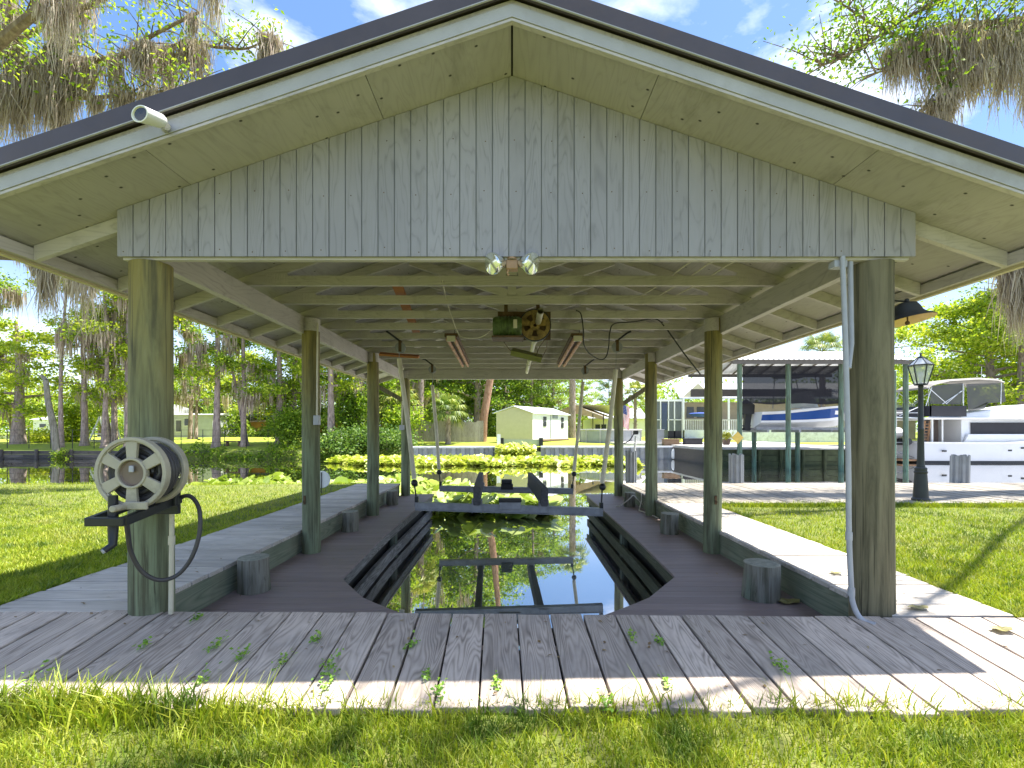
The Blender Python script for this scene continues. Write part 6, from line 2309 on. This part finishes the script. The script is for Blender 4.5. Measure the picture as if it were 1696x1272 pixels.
for (xa, pa), (xb, pb) in zip(hs[:-1], hs[1:]):
    mb.add([(xa, pa[1][0] - .015, WZ - .2), (xb, pb[1][0] - .015, WZ - .2), (xb, pb[1][0] - .012, WZ + .13), (xa, pa[1][0] - .012, WZ + .13)], [(0, 1, 2, 3)])
mb.box(x0 - .02, x0 - .01, yc - 1.7, yc + 1.7, WZ - .2, WZ + .13)
build(mb, 'boot_stripe', M['black'], tw)
mb = MB()
for px, py in ((1564, 747), (1694, 742), (1672, 746)):
    q = T(px, py)
    mb.box(q.x - .12, q.x + .12, yc - 1.93, yc - 1.88, q.z - .05, q.z + .05)
build(mb, 'port_hole', M['black'], tw)
# deck and cabin
build(MB().box(x0 + .05, x1 - 1.2, yc - 1.2, yc + 1.2, zs - .25, zs - .2), 'cockpit_floor', M['teakwood'], tw)
zr = T(0, 694.5).z
cab0 = T(1604, 0).x
cabin = build(MB().hexa([(cab0, yc - 1.45, zs - .1), (x1 - 3.5, yc - 1.3, zs), (x1 - 3.5, yc + 1.3, zs), (cab0, yc + 1.45, zs - .1), (cab0 + .05, yc - 1.4, zr), (x1 - 4.2, yc - 1.25, zr), (x1 - 4.2, yc + 1.25, zr), (cab0 + .05, yc + 1.4, zr)]), 'cabin', M['gelcoat'], tw, bevel=.02)
a, c_ = T(1620, 719), T(1720, 701)
build(MB().box(a.x, x1 - 4.6, yc - 1.462, yc - 1.440, a.z, c_.z + .05), 'cabin_window', M['darkcanvas'], cabin)
build(MB().box(x0 + .3, x1 - 3.9, yc - 1.75, yc + 1.75, zr, zr + .09).box(x0 + .9, x0 + 1.0, yc - 1.5, yc - 1.4, zs, zr).box(x0 + .9, x0 + 1.0, yc + 1.4, yc + 1.5, zs, zr).box(T(1568, 0).x, T(1568, 0).x + .08, yc - 1.6, yc - 1.52, zs, zr), 'cabin_roof', M['white'], tw, bevel=.02)
# aft bulkhead with door, ladder
build(MB().box(T(1571, 0).x, cab0, yc + .1, yc + .16, zs - .1, zr).box(T(1583, 0).x, T(1584.5, 0).x, yc - .0, yc + .1, zs - .1, zr), 'aft_bulkhead', plain('brown_bulkhead', (.20, .16, .14), .6), tw)
build(MB().box(T(1572, 0).x, T(1592, 0).x, yc + .02, yc + .09, zs + .55, zr - .1), 'aft_window', M['winglass'], tw)
mb = MB()
la0, la1 = T(1544, 733), T(1549, 697)
lb0, lb1 = T(1553, 733), T(1558, 697)
for p_, q in ((la0, la1), (lb0, lb1)):
    p_.y = q.y = yc - 1.2
    mb.bar(p_, q, .05, .08)
for k in range(1, 7):
    mb.bar(la0.lerp(la1, k / 7), lb0.lerp(lb1, k / 7), .05, .05)
build(mb, 'ladder', M['teakwood'], tw)
# white side box below the window
a, c_ = T(1604, 733), T(1612, 719)
build(MB().hexa([(a.x, yc - 1.62, zs - .02), (x1 - 4, yc - 1.62, zs - .02), (x1 - 4, yc - 1.47, zs - .02), (a.x, yc - 1.47, zs - .02), (c_.x, yc - 1.62, c_.z), (x1 - 4.2, yc - 1.62, c_.z), (x1 - 4.2, yc - 1.47, c_.z), (c_.x, yc - 1.47, c_.z)]), 'side_locker', M['gelcoat'], tw, bevel=.02)
# flybridge: dark dodger, canvas, bimini
a, c_ = T(1556, 692), T(1617, 671)
build(MB().box(a.x, c_.x, yc - 1.3, yc - 1.25, a.z + .1, c_.z).box(a.x, a.x + .05, yc - 1.3, yc + 1.3, a.z + .1, c_.z), 'dark_dodger', M['darkcanvas'], tw)
a, c_ = T(1608, 693), T(1700, 680)
build(MB().hexa([(a.x, yc - 1.2, zr + .08), (x1 - 4.5, yc - 1.1, zr + .08), (x1 - 4.5, yc + 1.1, zr + .08), (a.x, yc + 1.2, zr + .08), (a.x + .2, yc - 1.1, T(0, 684).z), (x1 - 5.2, yc - .9, T(0, 668).z), (x1 - 5.2, yc + .9, T(0, 668).z), (a.x + .2, yc + 1.1, T(0, 684).z)]), 'flybridge', M['trawlhull'], tw, bevel=.06)
mb = MB()
def sheet(pts_, dy=0):
    mb.add([T(px, py, dy + (yc - 1.2 - D)) for px, py in pts_], [tuple(range(len(pts_)))])


sheet([(1560, 637), (1613, 632), (1611, 669), (1557, 668)])
sheet([(1619, 634), (1683, 632), (1686, 664), (1656, 667), (1622, 681)])
sheet([(1622, 681), (1656, 664), (1650, 676), (1618, 683)])
build(mb, 'side_curtain', glass_mat('grey_mesh_canvas', (.11, .11, .11), .88, 0), tw)
bm = MB()
prof = [(1553, 639), (1562, 633), (1590, 626), (1640, 623), (1672, 625), (1684, 629)]
for (pa, pb) in zip(prof[:-1], prof[1:]):
    v = [T(*pa), T(*pb)]
    bm.hexa([(v[0].x, yc - 1.25, v[0].z - .12), (v[1].x, yc - 1.25, v[1].z - .12), (v[1].x, yc + 1.25, v[1].z - .12), (v[0].x, yc + 1.25, v[0].z - .12),
             (v[0].x, yc - 1.1, v[0].z), (v[1].x, yc - 1.1, v[1].z), (v[1].x, yc + 1.1, v[1].z), (v[0].x, yc + 1.1, v[0].z)])
build(bm, 'bimini_top', M['canvas'], tw, smooth=True)
mb = MB()
def rod(p_, q, dy=0, r=.022):
    mb.tube([T(*p_, yc - 1.22 - D + dy), T(*q, yc - 1.22 - D + dy)], r, 6)


for p_, q in (((1550, 671), (1560, 640)), ((1613, 668), (1613, 634)), ((1586, 668), (1553, 639)), ((1578, 668), (1613, 645)), ((1610, 646), (1584, 668)), ((1677, 668), (1678, 632)), ((1544, 683), (1478, 683)), ((1505, 688), (1540, 672)), ((1477, 683), (1477, 733))):
    rod(p_, q)
    rod(p_, q, 2.4)
for px in (1478, 1484, 1500):
    rod((px, 688), (px, 720))
rod((1479, 690), (1550, 692), 0, .04)
build(mb, 'rail', M['vinyl'], tw, smooth=True)
build(MB().tube([T(1678, 632, yc - D), T(1678, 600, yc - D)], .012, 5), 'antenna', M['white'], tw)
build(MB().add([T(1500, 690, 1), T(1555, 671, 1), T(1555, 690, 1)], [(0, 1, 2)]).add([T(1500, 690, 2.8), T(1555, 671, 2.8), T(1555, 690, 2.8)], [(0, 1, 2)]).add([T(1500, 690, 1), T(1555, 671, 1), T(1555, 671, 2.8), T(1500, 690, 2.8)], [(0, 1, 2, 3)]), 'aft_awning', M['darkcanvas'], tw)
build(MB().box(x0 - .9, x0, yc - 1.5, yc + 1.5, WZ + .1, WZ + .2), 'swim_platform', M['teakwood'], tw)
# dinghy hung off the stern
q0, q1 = T(1476, 712), T(1524, 712)
dg = thing('dinghy', 'silver covered inflatable dinghy hanging off the trawler stern', 'dinghy', (q0.x, yc, q0.z - .5))
mb = MB()
zc_ = T(0, 722).z
m0 = len(mb.v)
mb.lathe([(.001, -.55), (.5, -.45), (.85, -.1), (.95, .1), (.8, .35), (.45, .5), (.001, .55)], (0, 0, 0), 'Z', 24)
for i, v in enumerate(mb.v):
    mb.v[i] = (x0 - 1.0 + v[0] * .98 + v[2] * -.15, yc + v[1] * 1.7, zc_ + .15 + v[2] * .85 + .05 * math.sin(v[1] * 7 + v[0] * 5))
build(mb, 'tarp', M['silvertarp'], dg, smooth=True)
build(MB().tube([(x0 - 1.5, yc - 1.5, zc_ - .35), (x0 - 1.7, yc, zc_ - .4), (x0 - 1.5, yc + 1.5, zc_ - .35)], .22, 10).tube([(x0 - .5, yc - 1.5, zc_ - .35), (x0 - .4, yc, zc_ - .38), (x0 - .5, yc + 1.5, zc_ - .35)], .22, 10), 'tubes', M['black'], dg, smooth=True)
mb = MB()
for yy in (-1.3, 1.0):
    mb.tube([(x0 - 1.9, yc + yy, zc_ - .7), (x0, yc + yy, WZ + .3)], .03, 6).tube([(x0 - 1.5, yc + yy, zc_ - .4), (x0, yc + yy, zs)], .025, 6)
build(mb, 'davit', M['galv'], dg)
# boat house gable behind the dinghy
a = P(1493, 690, 47)
t = thing('cottage', 'small house with tan gable behind the dinghy', 'house', (a.x, 47, .4))
build(MB().box(a.x - 3, a.x + 1.4, 47, 52, .2, P(0, 690, 47).z), 'wall', M['beige'], t)
build(MB().prism([(a.x - 3.3, P(0, 691, 47).z), (a.x + 1.8, P(0, 691, 47).z), (a.x + .9, P(0, 670, 47).z), (a.x - 3.3, P(0, 662, 47).z)], lambda p: (p[0], 46.6, p[1]), lambda p: (p[0], 52, p[1])), 'roof', M['whiteroof'], t)

# ------------------------------------------------------------------ left far bank buildings and bits
def hut(label, px0, px1, py0, py1, d, wall, roof, depth=5, name='cottage', cat='house', rise=.7, wins=()):
    x0, x1, zb, zt = rect(px0, px1, py0, py1, d)
    t = thing(name, label, cat, ((x0 + x1) / 2, d, zb))
    build(MB().box(x0, x1, d, d + depth, zb - .4, zt), 'wall', wall, t)
    build(MB().prism([(d - .3, zt + .01), (d + depth + .3, zt + .01), (d + depth / 2, zt + rise)], lambda p: (x0 - .25, p[0], p[1]), lambda p: (x1 + .25, p[0], p[1])), 'roof', roof, t)
    for (a, c_, y0_, y1_) in wins:
        xa, xb, z0, z1 = rect(a, c_, y0_, y1_, d)
        w_ = build(MB().box(xa, xb, d - .05, d - .008, z0, z1), 'window', M['winglass'], t)
        build(MB().box(xa - .06, xb + .06, d - .07, d - .052, z1, z1 + .06).box(xa - .06, xb + .06, d - .07, d - .052, z0 - .06, z0), 'window_frame', M['white'], w_)
    return t


hut('grey sided mobile home with dark windows on the far lawn', 288, 352, 687, 723, 52, plain('pale_grey_siding', (.42, .44, .46), .6, scale=2), M['whiteroof'], wins=((292, 300, 696, 715), (306, 312, 693, 705)), rise=.25)
hut('white mobile home behind the stout grey trunk', 352, 408, 692, 718, 58, M['vinyl'], M['teal'], wins=((366, 380, 698, 708),), rise=.5)
hut('teal roofed low white house on the far lawn', 420, 456, 695, 712, 62, M['vinyl'], M['teal'], rise=.7)
hut('white cottage behind the hose reel post', 205, 262, 676, 712, 50, M['white'], M['whiteroof'], wins=((212, 218, 690, 703),), rise=.5)
hut('low cottage with white roof at the far left', 55, 88, 695, 714, 56, M['vinyl'], M['whiteroof'], wins=((66, 76, 702, 708),), rise=.5)
hut('orange walled shed beyond the far lawn', 408, 440, 699, 713, 56, M['orangewall'], M['tan'], name='shed', cat='shed', rise=.3)
hut('orange walled shed behind the flared root tree', 522, 572, 700, 714, 56, M['orangewall'], M['tan'], name='shed', cat='shed', rise=.3)
x0, x1, zb, zt = rect(-40, 22, 722, 731, 44)
tag(build(MB().box(x0, x1, 44, 44.2, zb - .3, zt).box(x0, x1, 43.95, 44.25, zt + .002, zt + .08), 'low_wall', M['white'], loc=(x0, 44, .4)), 'low white wall at the far left bank', 'wall')
x0, x1, zb, zt = rect(108, 168, 725, 733, 40)
tag(build(MB().box(x0, x1, 40, 41.2, zb - .1, zt - .18).box(x0 + .3, x0 + .5, 40.1, 41, zb - .5, zb - .11).box(x1 - .5, x1 - .3, 40.1, 41, zb - .5, zb - .11), 'pale_bench', M['white_trim'], loc=(x0, 40, .3)), 'long pale low platform between the left bank trunks', 'platform')
# white garden swing
q = P(158, 733, 39)
t = thing('garden_swing', 'white timber A frame garden swing on the left far bank', 'swing', q)
mb = MB()
for yy in (0, 1.4):
    mb.bar((q.x - .6, 39 + yy, q.z - .1), (q.x + .35, 39 + yy, q.z + 2.1), .09, .09).bar((q.x + 1.0, 39 + yy, q.z - .1), (q.x + .35, 39 + yy, q.z + 2.1), .09, .09).bar((q.x - .4, 39 + yy, q.z + .7), (q.x + .85, 39 + yy, q.z + .7), .06, .08)
mb.bar((q.x + .35, 39, q.z + 2.1), (q.x + .35, 40.4, q.z + 2.1), .09, .09)
build(mb, 'frame', M['white'], t)
build(MB().box(q.x, q.x + .55, 39.15, 40.25, q.z + .45, q.z + .52).box(q.x + .5, q.x + .58, 39.15, 40.25, q.z + .5, q.z + 1.0), 'seat', M['white'], t)
# low bench on the far lawn
q = P(386, 738, 35.3)
t = thing('bench', 'low dark bench between two trunks on the far lawn', 'bench', q)
build(MB().box(q.x - .65, q.x + .65, 35.2, 35.5, q.z + .28, q.z + .36), 'seat', M['brownwood'], t, bevel=.01)
for s in (-.45, .45):
    build(MB().box(q.x + s - .06, q.x + s + .06, 35.22, 35.48, q.z - .25, q.z + .278), 'leg', M['brownwood'], t)
# wire fence along the far lawn
t = thing('wire_fence', 'thin black wire fence along the far left bank', 'fence', (-24, 33.9, .05))
mb, wr = MB(), MB()
for px in range(-60, 500, 36):
    x = (px - CX) * 33.8 / F
    build(MB().tube([(x, 33.8, -.1), (x, 33.8, 1.25)], .025, 6), 'fence_post', M['blackmetal'], t)
for z in (.35, .8, 1.22):
    wr.tube([((-80 - CX) * 33.8 / F, 33.8, z), ((500 - CX) * 33.8 / F, 33.8, z)], .010, 5)
build(wr, 'wire', M['blackmetal'], t)
